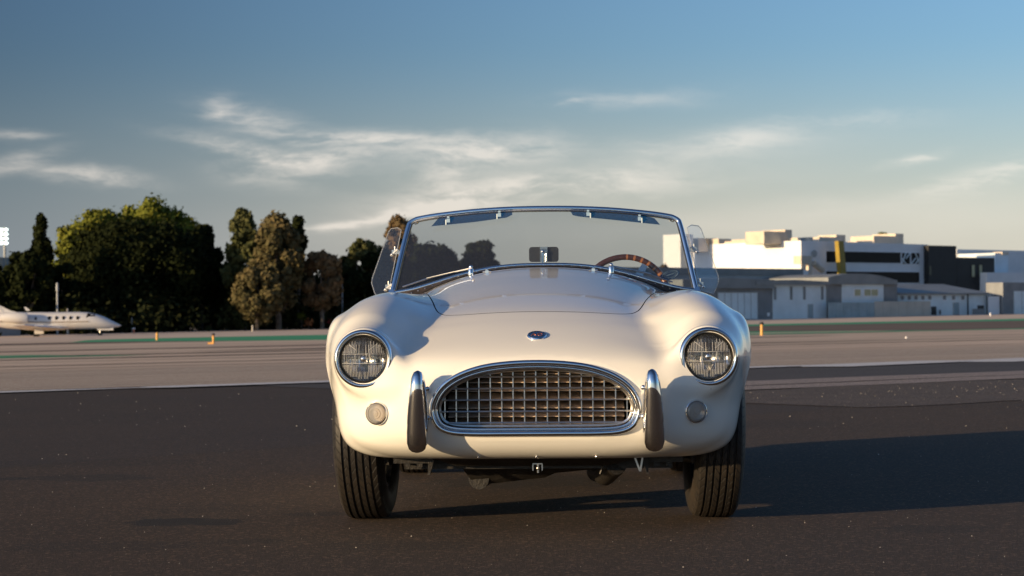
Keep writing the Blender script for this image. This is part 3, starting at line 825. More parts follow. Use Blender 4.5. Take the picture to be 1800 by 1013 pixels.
MB().tube(bl, .0085, 12, up=(0, 0, 1), rx=.011).build('bottom_rail', M['chrome'], frame, True, 60)
# glass: a sheet 5 mm thick filling the frame
def glass_sheet(name, outline, thick, mat, parent, n=(0, -1, 0)):
    c = sum(outline, Vector())/len(outline); m = len(outline); n = Vector(n)*thick
    v = outline+[c]+[p+n for p in outline]+[c+n]
    f = [(i, (i+1) % m, m) for i in range(m)]+[(m+1+(i+1) % m, m+1+i, 2*m+1) for i in range(m)]
    f += [((i+1) % m, i, m+1+i, m+1+(i+1) % m) for i in range(m)]
    o = mesh_obj(name, v, f, mat, parent, False); return o
def strip_glass():
    v = []; N = 40
    for i in range(N+1):
        u = -1+2*i/N
        xb = .640*u; zb = float(np.interp(abs(xb), [b[0] for b in base], [b[1] for b in base]))
        xt = .583*u; zt = float(np.interp(abs(xt), [0, .15, .30, .45, .535, .56, .583], [1.216, 1.214, 1.206, 1.190, 1.176, 1.165, 1.14]))
        for j in range(5):
            k = j/4; v.append(wp(xb+(xt-xb)*k, zb+(zt-zb)*k))
    f = [(i*5+j, i*5+5+j, i*5+6+j, i*5+1+j) for i in range(N) for j in range(4)]
    n = len(v); v2 = v+[p+Vector((0, .0045, -.002)) for p in v]
    f2 = f+[tuple(n+k for k in reversed(q)) for q in f]
    return v2, f2
v, f = strip_glass(); mesh_obj('windscreen_glass', v, f, M['glass'], frame, True)
# rubber gasket between rail and scuttle, lifted like the real lip
gk = MB(); pts = []
for p in bl:
    pts.append(p+Vector((0, -.012, -.012)))
gk.tube(pts, .010, 8, up=(0, 0, 1), rx=.014).build('gasket', M['gasket'], frame)
sk = MB(); v = []; 
for p in bl:
    yf = p.y-.055; zf = max(skin_z(p.x, yf), .5)+.003
    v.append(Vector((p.x, yf, zf))); v.append(p+Vector((0, -.022, -.006)))
n = len(bl)
sk.add(v+[q+Vector((0, 0, -.012)) for q in v], [(2*i, 2*i+2, 2*i+3, 2*i+1) for i in range(n-1)]+[(2*n+2*i+1, 2*n+2*i+3, 2*n+2*i+2, 2*n+2*i) for i in range(n-1)])
sk.build('scuttle_trim', M['gasket'], frame)
# beads (fixing screws) along the trim
for i in range(4, n-4, 2):
    p = v[2*i]*.45+v[2*i+1]*.55; MB().ball(p+Vector((0, -.002, .003)), .0032, 6, 4).build('trim_screw', M['chrome'], frame)
# corner feet
for sx in (-1, 1):
    f0 = wp(.648, .862); f0.x *= sx
    MB().hexa([f0+Vector((-.016, -.03, -.03)), f0+Vector((.016, -.03, -.03)), f0+Vector((.012, .03, -.02)), f0+Vector((-.012, .03, -.02)), f0+Vector((-.010, -.012, .012)), f0+Vector((.010, -.012, .012)), f0+Vector((.010, .012, .012)), f0+Vector((-.010, .012, .012))]).build('foot', M['chrome'], frame, False)
# blue sun visors under the top rail
for sx in (-1, 1):
    o_ = [(.112, 1.208), (.112+.30, 1.190), (.475, 1.170), (.498, 1.142), (.46, 1.146), (.30, 1.164), (.15, 1.180), (.125, 1.186)] if sx > 0 else [(.135, 1.207), (.30, 1.199), (.45, 1.184), (.478, 1.150), (.485, 1.144), (.30, 1.160), (.16, 1.178), (.135, 1.190)]
    pts = [wp(x, z, -.022) for x, z in o_]
    for p in pts: p.x *= sx
    vz = glass_sheet('sun_visor', pts if sx > 0 else pts, .004, M['visor'], car)
    for xx in (.19, .41):
        q = wp(xx, 1.19 if xx < .3 else 1.168, -.030); q.x *= sx
        MB().box(q, (.014, .008, .016)).box(q+Vector((0, .004, .014)), (.010, .02, .008)).tube([q+Vector((.010*sx, -.004, -.018)), q+Vector((.010*sx, -.004, .004))], .003, 6).build('visor_clip', M['chrome'], vz, False)
# side wind deflectors
for sx in (-1, 1):
    f_ = [(.650, .858, 1.0), (.655, .90, 1.0), (.615, 1.13, 1.02), (.635, 1.142, 1.035), (.668, 1.140, 1.12), (.680, 1.128, 1.14), (.752, .925, 1.22), (.754, .905, 1.22), (.735, .862, 1.17), (.722, .845, 1.15)]
    pts = []
    for x, z, y in f_: pts.append(Vector((sx*x, y+.0, z)))
    # flatten to one plane through hinge edge
    a, b2, c2 = Vector((sx*.650, 1.0, .86)), Vector((sx*.610, 1.12, 1.14)), Vector((sx*.754, 1.22, .915))
    nn = (b2-a).cross(c2-a).normalized()
    pts = [p-Vector((0, 1, 0))*((p-a).dot(nn)/nn.y) for p in pts]
    wd = glass_sheet('wind_deflector', pts, .004, M['clear'], car, nn)
    ed = MB().tube(pts, .0022, 5, True)
    ed.build('polished_edge', pane('acrylic_edge', (.85, .88, .9), 1.8, .15, None, dirt=.25), wd)
    for z_, x_ in ((1.035, .617), (.885, .640)):
        q = Vector((sx*(x_+.022), 1.03+(z_-.86)*.4, z_))
        MB().box(q, (.030, .02, .018)).tube([q+Vector((-sx*.01, -.01, .012)), q+Vector((sx*.020, -.004, -.016))], .006, 7).ball(q+Vector((sx*.014, -.01, -.012)), .007, 8, 6).tube([q+Vector((sx*.002, -.006, .0)), q+Vector((sx*.002, -.006, .024))], .003, 6).build('deflector_bracket', M['steel'], wd, False)
# ---- mirror on the scuttle
mc = Vector((.0, 1.06, 1.018))
def rrect(w_, h_, r_, n=5):
    out = []
    for cx, cz, a0 in ((w_/2-r_, h_/2-r_, 0), (-w_/2+r_, h_/2-r_, 90), (-w_/2+r_, -h_/2+r_, 180), (w_/2-r_, -h_/2+r_, 270)):
        for k in range(n): a = R(a0+90*k/(n-1)); out.append((cx+r_*math.cos(a), cz+r_*math.sin(a)))
    return out
mr = MB().prism([(mc.x+x, mc.z+z) for x, z in rrect(.126, .064, .012)], mc.y-.006, mc.y+.008, 'xz').build('rear_view_mirror', M['mirror_back'], car, True, 30)
MB().box(mc+Vector((0, -.010, 0)), (.032, .010, .064)).box(mc+Vector((0, -.018, .008)), (.026, .012, .012)).build('backing_plate', M['steel'], mr, False)
MB().tube([mc+Vector((-.004, -.024, .012)), mc+Vector((-.006, -.03, -.075))], .0045, 8).tube([mc+Vector((.009, -.02, .010)), mc+Vector((.008, -.022, -.03))], .0028, 6).ball(mc+Vector((-.004, -.024, .012)), .008, 8, 6).build('stem', M['chrome'], mr)
# ---- steering wheel
swc = Vector((.352, 1.33, .832)); A = axis_matrix((0, -1, .30))
sw = MB()
RW = .188
ring = [swc+A @ Vector((RW*math.cos(2*math.pi*k/72), RW*math.sin(2*math.pi*k/72), 0)) for k in range(72)]
sw.tube(ring, .0115, 12, True, up=(0, -1, .3), rx=.0135)
mw_ = principled('rim_wood', (.22, .055, .02), .22, 0, 1.); t = NT(mw_.node_tree); tc = t.node('ShaderNodeTexCoord'); X, Y, Z = t.sep(tc.outputs['Object'])[:3]
ang = t.math('ARCTAN2', t.math('SUBTRACT', Z, .832), t.math('SUBTRACT', X, .352))
gn = t.noise(tc.outputs['Object'], 60, 4); band = t.math('SUBTRACT', t.math('SINE', t.math('MULTIPLY', ang, 34.)), t.ramp(ang, 1.45, 1.75, 0., .75))  # sunlit orange glints, mostly on the right half, put into the rim colour
t.l.new(t.mix(t.ramp(band, .35, .9), t.mix(gn, (.07, .022, .012, 1), (.16, .045, .018, 1)), t.mix(gn, (.60, .18, .05, 1), (.85, .32, .10, 1))), t.n['Principled BSDF'].inputs['Base Color'])
swo = sw.build('steering_wheel', mw_, car)
for a in (R(60), R(-90), R(180)-R(0) if False else R(180+30)):
    d = Vector((math.cos(a), math.sin(a), 0)); e_ = Vector((-d.y, d.x, 0))
    q = []
    for r_, w_ in ((.03, .022), (.180, .013)):
        for s_ in (-1, 1):
            for h_ in (-.002, .002): q.append(swc+A @ (d*r_+e_*w_*s_+Vector((0, 0, h_-.02*(1-r_/.18)))))
    MB().hexa([q[0], q[2], q[6], q[4], q[1], q[3], q[7], q[5]]).build('spoke', M['steel'], swo, False)
MB().lathe([(.035, -.03), (.04, -.01), (.025, .0), (.0001, .004)], 20, swc, A).build('hub', M['steel'], swo)
# ---- wipers
for x0, xt, sx in ((-.305, -.60, -1), (.285, .545, 1)):
    yb = 0.92; zb = skin_z(x0, yb)
    pv = Vector((x0, yb+.0, zb+.012)); 
    zt = float(np.interp(abs(xt), [q[0] for q in base], [q[1] for q in base]))
    tip = wp(xt, zt+.022, -.022); mid = wp((x0*.35+xt*.65), float(np.interp(abs(x0*.35+xt*.65), [q[0] for q in base], [q[1] for q in base]))+.030, -.03)
    wr = MB().lathe([(.012, -.012), (.012, .012), (.008, .02), (.0001, .022)], 14, pv).ball(pv+Vector((0, -.006, .022)), .009, 8, 6).build('wiper', M['chrome'], car)
    MB().tube([pv+Vector((0, -.004, .018)), (pv+Vector((0, 0, .02)))*.5+mid*.5, mid], [.004, .003, .0022], 7).build('wiper_arm', M['chrome'], wr)
    aa = wp(xt*1.0, zt+.018, -.016); bb_ = wp(x0*1.15, float(np.interp(abs(x0*1.15), [q[0] for q in base], [q[1] for q in base]))+.020, -.016)
    MB().tube([aa, (aa+bb_)/2+Vector((0, 0, .006)), bb_], .0035, 6).build('wiper_blade', M['steel'], wr)
# washer jets either side
for x0 in (-.235, .21):
    z0 = skin_z(x0, .87); MB().box((x0, .87, z0+.005), (.014, .012, .012)).tube([(x0-.018, .868, z0+.006), (x0+.018, .868, z0+.006)], .0035, 6).ball((x0, .868, z0+.014), .005, 6, 5).build('washer_jet', M['chrome'], car)
# ---- round sticker low on the screen
sc_ = wp(.535, .925, .012); A = axis_matrix((0, -1, WL)) @ Matrix.Rotation(R(20), 3, 'Z') @ Matrix.Diagonal((1, .52, 1))
st = MB().lathe([(.0001, 0), (.043, 0), (.043, .0015), (.0001, .0015)], 36, sc_, A).build('screen_sticker', M['decal_blue'], car, False)
mk = MB()
mk.lathe([(.0245, .0016), (.0262, .0016), (.0262, .0022), (.0245, .0022)], 36, sc_, A)
for k in range(26):
    if k % 13 in (0, 6): continue
    a = 2*math.pi*k/26; c_ = sc_+A @ Vector((.0345*math.cos(a), .0345*math.sin(a), .0019))
    mk.box(c_, (.004, .0018, .006), A @ Matrix.Rotation(a+math.pi/2, 3, 'Z') @ Matrix.Rotation(R(90), 3, 'X'))
for k in range(7): mk.box(sc_+A @ Vector(((k-3)*.0055, .001, .0019)), (.0042, .008 if k % 2 else .006, .001), A)
mk.build('sticker_print', M['decal_pale'], st, False)

# ---- wheels
def tread_mat():
    m = principled('tyre_rubber', (.024, .021, .018), .55); t = NT(m.node_tree); tc = t.node('ShaderNodeTexCoord'); X, Y, Z = t.sep(tc.outputs['Object'])[:3]
    ang = t.math('MULTIPLY', t.math('ARCTAN2', Z, Y), 1.)
    zig = t.math('ABSOLUTE', t.math('SUBTRACT', t.math('FRACT', t.math('MULTIPLY', X, 27.)), .5))
    u = t.math('FRACT', t.math('ADD', t.math('MULTIPLY', ang, 9.), t.math('MULTIPLY', zig, 1.5)))
    g = t.ramp(t.math('ABSOLUTE', t.math('SUBTRACT', u, .5)), .05, .10)
    b = t.node('ShaderNodeBump'); b.inputs['Strength'].default_value = 1.; b.inputs['Distance'].default_value = .004
    rad_ = t.math('SQRT', t.math('ADD', t.math('MULTIPLY', Y, Y), t.math('MULTIPLY', Z, Z)))
    on = t.ramp(rad_, .300, .312)
    t.l.new(t.math('ADD', t.math('MULTIPLY', g, on), t.math('MULTIPLY', t.noise(tc.outputs['Object'], 90, 3), .15)), b.inputs['Height'])
    t.l.new(b.outputs[0], t.n['Principled BSDF'].inputs['Normal'])
    dust = t.noise(tc.outputs['Object'], 7, 5, .65)
    c1 = t.mix(t.ramp(dust, .3, .75), (.014, .012, .010, 1), (.034, .026, .018, 1))
    t.l.new(t.mix(t.math('MULTIPLY', t.math('SUBTRACT', 1., g), on), c1, (.006, .005, .005, 1)), t.n['Principled BSDF'].inputs['Base Color'])  # shade in the sipes put into the colour, the relief being faint
    return m
M['tyre'] = tread_mat()
def tyre_prof():
    W = .091; r0 = .3255; out = [(.205, -.065), (.215, -.078), (.24, -.089), (.27, -W), (.295, -.086), (.312, -.077), (.3195, -.071)]
    g = [-.048, -.021, .006, .033, .056]
    g = [-.050, -.025, 0.0, .025, .050]
    for c in g:
        for dx, dr in ((-.0048, 0), (-.0028, -.0075), (.0028, -.0075), (.0048, 0)):
            x = c+dx; out.append((r0-.9*(abs(x)/.072)**2*.004+dr, x))
    out += [(.3195, .071), (.312, .077), (.295, .086), (.27, W), (.24, .089), (.215, .078), (.205, .065)]
    return out
XA = Matrix(((0, 0, 1), (0, 1, 0), (-1, 0, 0)))      # local z -> car x
def make_wheel():
    root = empty('wheel'); root.parent = car
    mb = MB().lathe(tyre_prof(), 120, (0, 0, 0), XA, closed=True)
    ty = mesh_obj('tyre', mb.v, mb.f, M['tyre'], root, True)
    b_ = bmesh.new(); b_.from_mesh(ty.data); bmesh.ops.recalc_face_normals(b_, faces=b_.faces); b_.to_mesh(ty.data); b_.free(); ty.data.set_sharp_from_angle(angle=R(32))
    MB().lathe([(.208, -.07), (.20, -.062), (.19, -.045), (.185, 0), (.19, .045), (.20, .062), (.208, .07), (.212, .066), (.212, -.066)], 48, (0, 0, 0), XA, True).build('rim', M['chrome'], root)
    sp = MB()
    for k in range(36):
        a = 2*math.pi*k/36; a2 = a+R(22)*(1 if k % 2 else -1); x = .05 if k % 4 < 2 else -.03
        sp.tube([(x, .045*math.cos(a2), .045*math.sin(a2)), (.0, .19*math.cos(a), .19*math.sin(a))], .0022, 4, cap=False)
    s_ = sp.build('spokes', M['chrome'], root); s_['kind'] = 'stuff'
    MB().lathe([(.05, -.05), (.05, .055), (.035, .075), (.0001, .08)], 20, (0, 0, 0), XA).build('hub', M['chrome'], root)
    MB().lathe([(.0001, -.03), (.14, -.03), (.14, -.055), (.0001, -.055)], 32, (0, 0, 0), XA).build('brake_disc', M['black_part'], root)
    return root
wheel = make_wheel()
def place_wheel(o, x, y, steer, camber):
    o.location = (x, y, .3235); o.rotation_euler = (0, camber, steer)
STEER = R(2.6)
copies = [wheel]
for _ in range(3):
    c = wheel.copy(); COL.objects.link(c); c.parent = car
    for ch in wheel.children:
        d = ch.copy(); COL.objects.link(d); d.parent = c
    copies.append(d.parent)
place_wheel(copies[0], -.652, 0, -STEER*.75, R(-1.5)); place_wheel(copies[1], .652, 0, math.pi+STEER*1.0, R(-1.5))
place_wheel(copies[2], -.655, 2.30, 0, 0); place_wheel(copies[3], .655, 2.30, math.pi, 0)

# ---- underneath: sump, cross member, arms, exhausts, tow bracket
und = MB()
und.hexa([(-.30, -.30, .215), (.26, -.30, .215), (.22, -.2, .205), (-.25, -.2, .205), (-.42, -.36, .262), (.42, -.36, .262), (.42, .3, .262), (-.42, .3, .262)])
und.box((0, 1.05, .225), (.98, 2.6, .05))
und.hexa([(-.24, -.1, .128), (.02, -.1, .155), (.02, .3, .155), (-.24, .3, .128), (-.32, -.2, .25), (.22, -.2, .25), (.22, .5, .25), (-.32, .5, .25)])
und.hexa([(-.02, -.1, .165), (.20, -.1, .185), (.2, .5, .185), (-.02, .5, .165), (-.10, -.2, .25), (.30, -.2, .25), (.3, .5, .25), (-.1, .5, .25)])
und.build('sump', M['black_part'], car, False)
MB().tube([(-.225, -.12, .152), (-.20, .25, .150)], .038, 14).build('exhaust_pipe', M['black_part'], car)
MB().tube([(.285, -.25, .215), (.245, -.05, .160), (.215, .2, .155)], .040, 14).tube([(.24, -.26, .225), (.225, -.262, .18)], .004, 6).build('exhaust_pipe', M['black_part'], car)
for sx in (-1, 1):
    MB().tube([(sx*.35, .03, .24), (sx*.58, .0, .215)], .016, 8).tube([(sx*.35, .12, .24), (sx*.58, .02, .215)], .014, 8).box((sx*.585, 0, .30), (.035, .05, .2)).build('wishbone', M['black_part'], car, False)
    MB().box((sx*.455, -.30, .235), (.14, .03, .018)).box((sx*.475, -.30, .222), (.02, .02, .02)).box((sx*.43, -.30, .222), (.02, .02, .02)).hexa([(sx*.395-.004, -.33, .185), (sx*.395+.004, -.33, .185), (sx*.395+.004, -.31, .185), (sx*.395-.004, -.31, .185), (sx*.385-.012, -.33, .25), (sx*.385+.012, -.33, .25), (sx*.385+.012, -.31, .25), (sx*.385-.012, -.31, .25)]).build('jacking_bracket', M['black_part'], car, False)
MB().hexa([(.365, -.36, .196), (.372, -.36, .196), (.372, -.35, .196), (.365, -.35, .196), (.345, -.36, .25), (.352, -.36, .25), (.352, -.35, .25), (.345, -.35, .25)]).hexa([(.365, -.36, .196), (.372, -.36, .196), (.372, -.35, .196), (.365, -.35, .196), (.375, -.36, .25), (.381, -.36, .25), (.381, -.35, .25), (.375, -.35, .25)]).build('hook_bracket', M['steel'], car, False)
MB().box((-.0, -.395, .228), (.035, .01, .004)).box((-.016, -.395, .216), (.004, .01, .024)).box((.017, -.395, .216), (.004, .01, .024)).tube([(.002, -.40, .228), (.002, -.40, .196)], .004, 7).ball((.002, -.402, .212), .007, 8, 6).build('tow_eye', M['steel'], car, False)
for x in (-.205, .0, .21): MB().ball((x, -.533, .262), .0045, 8, 6).build('valance_rivet', M['chrome'], car)
# ---- cabin
MB().prism([(x, z) for x, z in ((-.54, .70), (.54, .70), (.54, .83), (.3, .91), (0, .935), (-.3, .91), (-.54, .83))], 1.085, 1.12, 'xz').build('dashboard', M['leather'], car, False)
for sx in (-1, 1):
    m = MB(); m.box((sx*.26, 1.62, .42), (.42, .46, .16)).box((sx*.26, 1.88, .60), (.42, .12, .38), Matrix.Rotation(R(-12), 3, 'X'))
    se = m.build('seat', M['leather'], car, False); bv = se.modifiers.new('b', 'BEVEL'); bv.width = .04; bv.segments = 3
    MB().lathe([(.0001, .012), (.045, .010), (.052, 0), (.05, -.01)], 20, (sx*.50, 3.13, .60), axis_matrix((0, 1, .2))).build('tail_lamp', M['badge_red'], car)
tail = MB().box((0, 3.26, .40), (.36, .012, .12)).build('number_plate', M['mirror_back'], car, False)
bt = MB().tube([(-.45, 3.2, .60), (0, 3.27, .60), (.45, 3.2, .60)], .004, 6).build('boot_trim', M['chrome'], car)
for sx in (-1, 1):       # door shut lines as inset seams, handles
    dz = []
    xs_ = sx*.0
    def side_x(y, z):
        lo, hi = .3, .85
        for _ in range(40):
            m2 = (lo+hi)/2
            if body_f(np.array([m2]), np.array([y]), np.array([z]))[0] < 0: lo = m2
            else: hi = m2
        return lo
    pts = [Vector((sx*(side_x(y, z)+.0005), y, z)) for y, z in ((1.12, .74), (1.10, .6), (1.12, .42), (1.2, .36), (1.75, .36), (1.84, .42), (1.86, .6), (1.83, .74))]
    MB().tube(spline(pts, 5), .0022, 5).build('door_seam', M['cavity'], car)
if 0:
    bpy.context.view_layer.update()
    for o in [body, bonnet]+[c for w_ in copies for c in w_.children]:
        bb = [o.matrix_world @ Vector(c) for c in o.bound_box]
        print('DBG', o.name, [round(min(p[i] for p in bb), 2) for i in range(3)], [round(max(p[i] for p in bb), 2) for i in range(3)])
# ------------------------------------------------------------------ far side of the field
CAM = Vector((0, 0, CAMZ))
def on_plane(px, py, p0, n):
    d = ray(px, py); n = Vector(n); return CAM+d*((Vector(p0)-CAM).dot(n)/d.dot(n))
# ---- buildings: local frame of each = along the runway (u), away from it (v), up
M['white_wall'] = vary(principled('white_render', (.84, .86, .88), .7), .5, .05, rough_amt=.1)
M['grey_wall'] = vary(principled('grey_cladding', (.38, .41, .42), .7), .6, .12)
M['dark_grey'] = vary(principled('dark_grey_wall', (.23, .245, .255), .7), .6, .15)
M['pale_blue'] = vary(principled('pale_blue_cladding', (.72, .82, .86), .7), .4, .08)
M['blue_fence'] = vary(principled('blue_grey_mesh', (.34, .43, .46), .8), .5, .15)
M['beige'] = vary(principled('beige_board', (.52, .50, .44), .8), .4, .1)
M['roof'] = vary(principled('grey_metal_roof', (.22, .24, .245), .6), .5, .15)
M['black_glass'] = vary(principled('black_glass', (.008, .009, .012), .35, 0, 0, .12), 1., .3)
M['black_wall'] = vary(principled('black_cladding', (.012, .014, .016), .6), .5, .2)
M['ac_unit'] = vary(principled('cream_plant_unit', (.62, .54, .43), .6), .8, .12)
M['yellow'] = vary(principled('yellow_steel', (.32, .23, .03), .5), .8, .15)
M['olive_pane'] = vary(principled('olive_pane', (.45, .44, .26), .4), 1, .2)
M['post_yellow'] = vary(principled('yellow_marker', (.80, .42, .10), .5), 4, .15)
UD = Vector((DS[0], DS[1], 0)); VD = Vector((DQ[0], DQ[1], 0))
class Bld:
    def __init__(s, name, q, label, group=None, cat='building'):
        s.q = q; s.root = empty(name, (0, 0, 0), 0, label, cat, group); s.first = True
    def rect(s, a, b, t, e, dq=0.):
        """picture corners (left, right, top, bottom) taken to the front plane: u0, u1, z1, z0"""
        q = s.q+dq
        m = (a+b)/2
        pa, pb = on_q(a, t, q), on_q(b, t, q); la = on_q(a, e, q); lb = on_q(b, e, q)
        f = lambda p: sq_of(p.x, p.y)[0]
        return f(pa), f(pb), (pa.z+pb.z)/2, (la.z+lb.z)/2
    def put(s, mb, name, mat):
        if s.first:
            # root stands at the first block's foot
            c = sum((Vector(p) for p in mb.v), Vector())/len(mb.v); s.o = Vector((c.x, c.y, min(p[2] for p in mb.v)))
            s.root.location = s.o; s.root.rotation_euler = (0, 0, math.atan2(DS[1], DS[0])); s.first = False
            s.inv = (Matrix.Translation(s.o) @ Matrix.Rotation(math.atan2(DS[1], DS[0]), 4, 'Z')).inverted()
        mb.v = [tuple(s.inv @ Vector(p)) for p in mb.v]
        return mb.build(name, M[mat] if isinstance(mat, str) else mat, s.root, False)
    def block(s, name, mat, a, b, t, e, depth, dq=0., slope=0., zabs=None):
        u0, u1, z1, z0 = s.rect(a, b, t, e, dq); q0 = s.q+dq; q1 = q0+depth
        if zabs is not None: z0 = zabs
        P_ = lambda u, q, z: Vector((*xy_of(u, q), z))
        mb = MB().hexa([P_(u0, q0, z0), P_(u1, q0, z0), P_(u1, q1, z0), P_(u0, q1, z0), P_(u0, q0, z1), P_(u1, q0, z1), P_(u1, q1, z1+slope), P_(u0, q1, z1+slope)])
        return s.put(mb, name, mat)
    def inset(s, name, mat, a, b, t, e, dq=-.04, th=.12, parts=0, frame=None):
        """window: a pane a little proud of the wall plane with a frame and mullions"""
        u0, u1, z1, z0 = s.rect(a, b, t, e, dq)
        P_ = lambda u, q, z: Vector((*xy_of(u, q), z)); q0 = s.q+dq; q1 = q0+th
        def bx(ua, ub, za, zb, qa, qb): return [P_(ua, qa, za), P_(ub, qa, za), P_(ub, qb, za), P_(ua, qb, za), P_(ua, qa, zb), P_(ub, qa, zb), P_(ub, qb, zb), P_(ua, qb, zb)]
        o = s.put(MB().hexa(bx(u0, u1, z0, z1, q0, q1)), name, mat)
        if frame:
            w_ = .09; fr = MB()
            for ua, ub, za, zb in ((u0-w_, u1+w_, z1, z1+w_), (u0-w_, u1+w_, z0-w_, z0), (u0-w_, u0, z0, z1), (u1, u1+w_, z0, z1)): fr.hexa(bx(ua, ub, za, zb, q0-.04, q1))
            for k in range(1, parts):
                uu = u0+(u1-u0)*k/parts; fr.hexa(bx(uu-.04, uu+.04, z0, z1, q0-.03, q0))
            fo = s.put(fr, 'frame', frame)
            fo.parent = o; fo['kind'] = 'stuff' if parts > 300 else ''
            del fo['kind']
        return o
# the big white block: sunlit gable, shaded long front
B = Bld('white_building', 226, 'large white flat roofed building with long black window bands and a sunlit end wall')
u0, u1, z1, z0 = B.rect(1408, 1631, 427, 560)
Pq = lambda u, q, z: Vector((*xy_of(u, q), z))
uw, zw = B.rect(1408, 1632, 423, 560)[0], B.rect(1408, 1412, 423, 560)[2]
zg = -.6
B.put(MB().hexa([Pq(uw, 226, zg), Pq(u1, 226, zg), Pq(u1, 251, zg), Pq(uw, 251, zg), Pq(uw, 226, zw), Pq(u1, 226, zw-.2), Pq(u1, 251, zw-.2), Pq(uw, 251, zw)]), 'wall', 'white_wall')
zu = B.rect(1408, 1412, 470, 560)[2]
B.put(MB().hexa([Pq(uw-.25, 225.9, zg), Pq(uw-.003, 225.9, zg), Pq(uw-.003, 251.5, zg), Pq(uw-.25, 251.5, zg), Pq(uw-.25, 225.9, zu-.4), Pq(uw-.003, 225.9, zu-.4), Pq(uw-.003, 251.5, zu-.4), Pq(uw-.25, 251.5, zu-.4)]), 'dark_base', 'grey_wall')
B.inset('window_band', 'black_glass', 1452, 1583, 443, 462, frame='white_wall')
B.inset('window_band', 'black_glass', 1452, 1616, 478, 497, frame='white_wall')
for a, b in ((1585, 1599.5), (1601.5, 1616)):
    o = B.inset('window', 'black_glass', a, b, 445, 464, frame='white_wall')
    a0, a1, zt, zb_ = B.rect(a, b, 445, 464, -.1); q = 225.86
    sg = 1 if a < 1600 else -1
    for (ua, za, ub, zb2) in (((a0+a1)/2, zt, a0 if sg > 0 else a1, zb_), ((a0+a1)/2, (zt+zb_)/2, a1 if sg > 0 else a0, zt if sg > 0 else zb_), ((a0+a1)/2, zb_, a1 if sg < 0 else a0, (zt+zb_)/2)):
        mb = MB().tube([Pq(ua, q, za), Pq(ub, q, zb2)], .12, 4)
        oo = B.put(mb, 'brace', 'pale_blue'); oo.parent = o
u, _, z, _ = B.rect(1431, 1432, 446, 450, -.1)
cc_ = Pq(u, 225.9, z); B.put(MB().lathe([(.0001, .12), (.55, .12), (.55, 0)], 20, cc_, axis_matrix(-VD)), 'round_vent', 'grey_wall')
# stair landing and chute that catch the sun beside the gable
u_, _, z_, _ = B.rect(1409, 1410, 457, 560)
B.block('landing', 'ac_unit', 1408.5, 1427, 450, 464, 1.6, -1.7)
B.block('landing_post', 'ac_unit', 1421, 1427, 464, 487, .5, -1.7)
B.block('stair_box', 'white_wall', 1411, 1421, 475, 488, 1.4, -1.7)
a_, b2_ = on_q(1430, 463, 224.6), on_q(1446, 476, 224.6)
B.put(MB().tube([a_, b2_], .5, 8), 'sloping_duct', 'ac_unit')
# slanting yellow pylon in front
ty, by = on_q(1475, 424, 224.5), on_q(1480, 486, 224.5)
cyl = MB().hexa([by+UD*k+VD*j for k, j in ((-.62, -.4), (.62, -.4), (.62, .4), (-.62, .4))]+[ty+UD*k+VD*j for k, j in ((-.62, -.4), (.62, -.4), (.62, .4), (-.62, .4))])
B.put(cyl, 'yellow_pylon', 'yellow')
for a, b, t, e, dp, dq in ((1343, 1380, 407, 426, 4, 4), (1380, 1392, 404, 426, 5, 4), (1440, 1470, 417, 430, 3, 6), (1470, 1486, 413, 430, 4, 6), (1506, 1516, 424, 431, 2, 3), (1536, 1574, 415, 432, 5, 5), (1574, 1588, 411, 432, 5, 5), (1228, 1258, 419, 440, 3, 20), (1263, 1285, 420, 440, 3, 18), (1310, 1338, 421, 434, 3, 12), (1297, 1310, 424, 432, 3, 14), (1402, 1407, 418, 428, 2, 2), (1423, 1429, 417, 430, 1.5, 4)):
    B.block('roof_unit', 'ac_unit', a, b, t, e+3, dp, dq)
B.block('roof_railing', 'grey_wall', 1407, 1424, 418, 430, .3, 5)
B.block('stair_tower', 'white_wall', 1196, 1218, 412, 560, 4, 20)
# black block and the white wing further along
K = Bld('black_building', 225, 'black clad building block with two tall lit windows right of the white building')
K.block('wall', 'black_wall', 1632, 1681, 432, 560, 14, 0, zabs=zg)
K.block('wall', 'black_wall', 1681.5, 1748, 453, 560, 12, .0, zabs=zg)
K.inset('window', 'olive_pane', 1708, 1713.5, 466, 487, frame='black_wall'); K.inset('window', 'olive_pane', 1721, 1726.5, 466, 487, frame='black_wall')
K.inset('window', vary(principled('dim_green_pane', (.05, .07, .05), .3), 1, .2), 1634, 1637, 468, 484)
Wg = Bld('white_wing', 228, 'plain white flat roofed wing at the right edge behind the black building')
Wg.block('wall', 'white_wall', 1682, 1925, 441, 560, 16, 12, zabs=zg)
Wg.block('wall', 'pale_blue', 1749, 1772, 445, 482, 8, 1.5)
Wg.block('wall', 'white_wall', 1735, 1925, 480, 560, 6, -4.5, zabs=zg)
Wg.block('roof_unit', 'ac_unit', 1762, 1773, 443, 448, 2, 1.2)
# hangars along the field edge
def roof_slab(b, a, c, t1, t2, rise_px, over=.5, depth=14, dq=-.6, mat='roof'):
    """low pitched roof whose ridge runs away from the field"""
    u0, u1, z1, z0 = b.rect(a, c, t1, t2, dq); um = (u0+u1)/2; zr = b.rect(a, c, t1-rise_px, t2, dq)[2]; q0 = b.q+dq; q1 = q0+depth
    mb = MB(); mb.add([Pq(u0-over, q0, z0), Pq(u1+over, q0, z0), Pq(u1+over, q0, z1), Pq(um, q0, zr), Pq(u0-over, q0, z1), Pq(u0-over, q1, z0), Pq(u1+over, q1, z0), Pq(u1+over, q1, z1), Pq(um, q1, zr), Pq(u0-over, q1, z1)],
                      [(0, 1, 2, 3, 4), (9, 8, 7, 6, 5), (0, 5, 6, 1), (1, 6, 7, 2), (2, 7, 8, 3), (3, 8, 9, 4), (4, 9, 5, 0)])
    return b.put(mb, 'roof', mat)
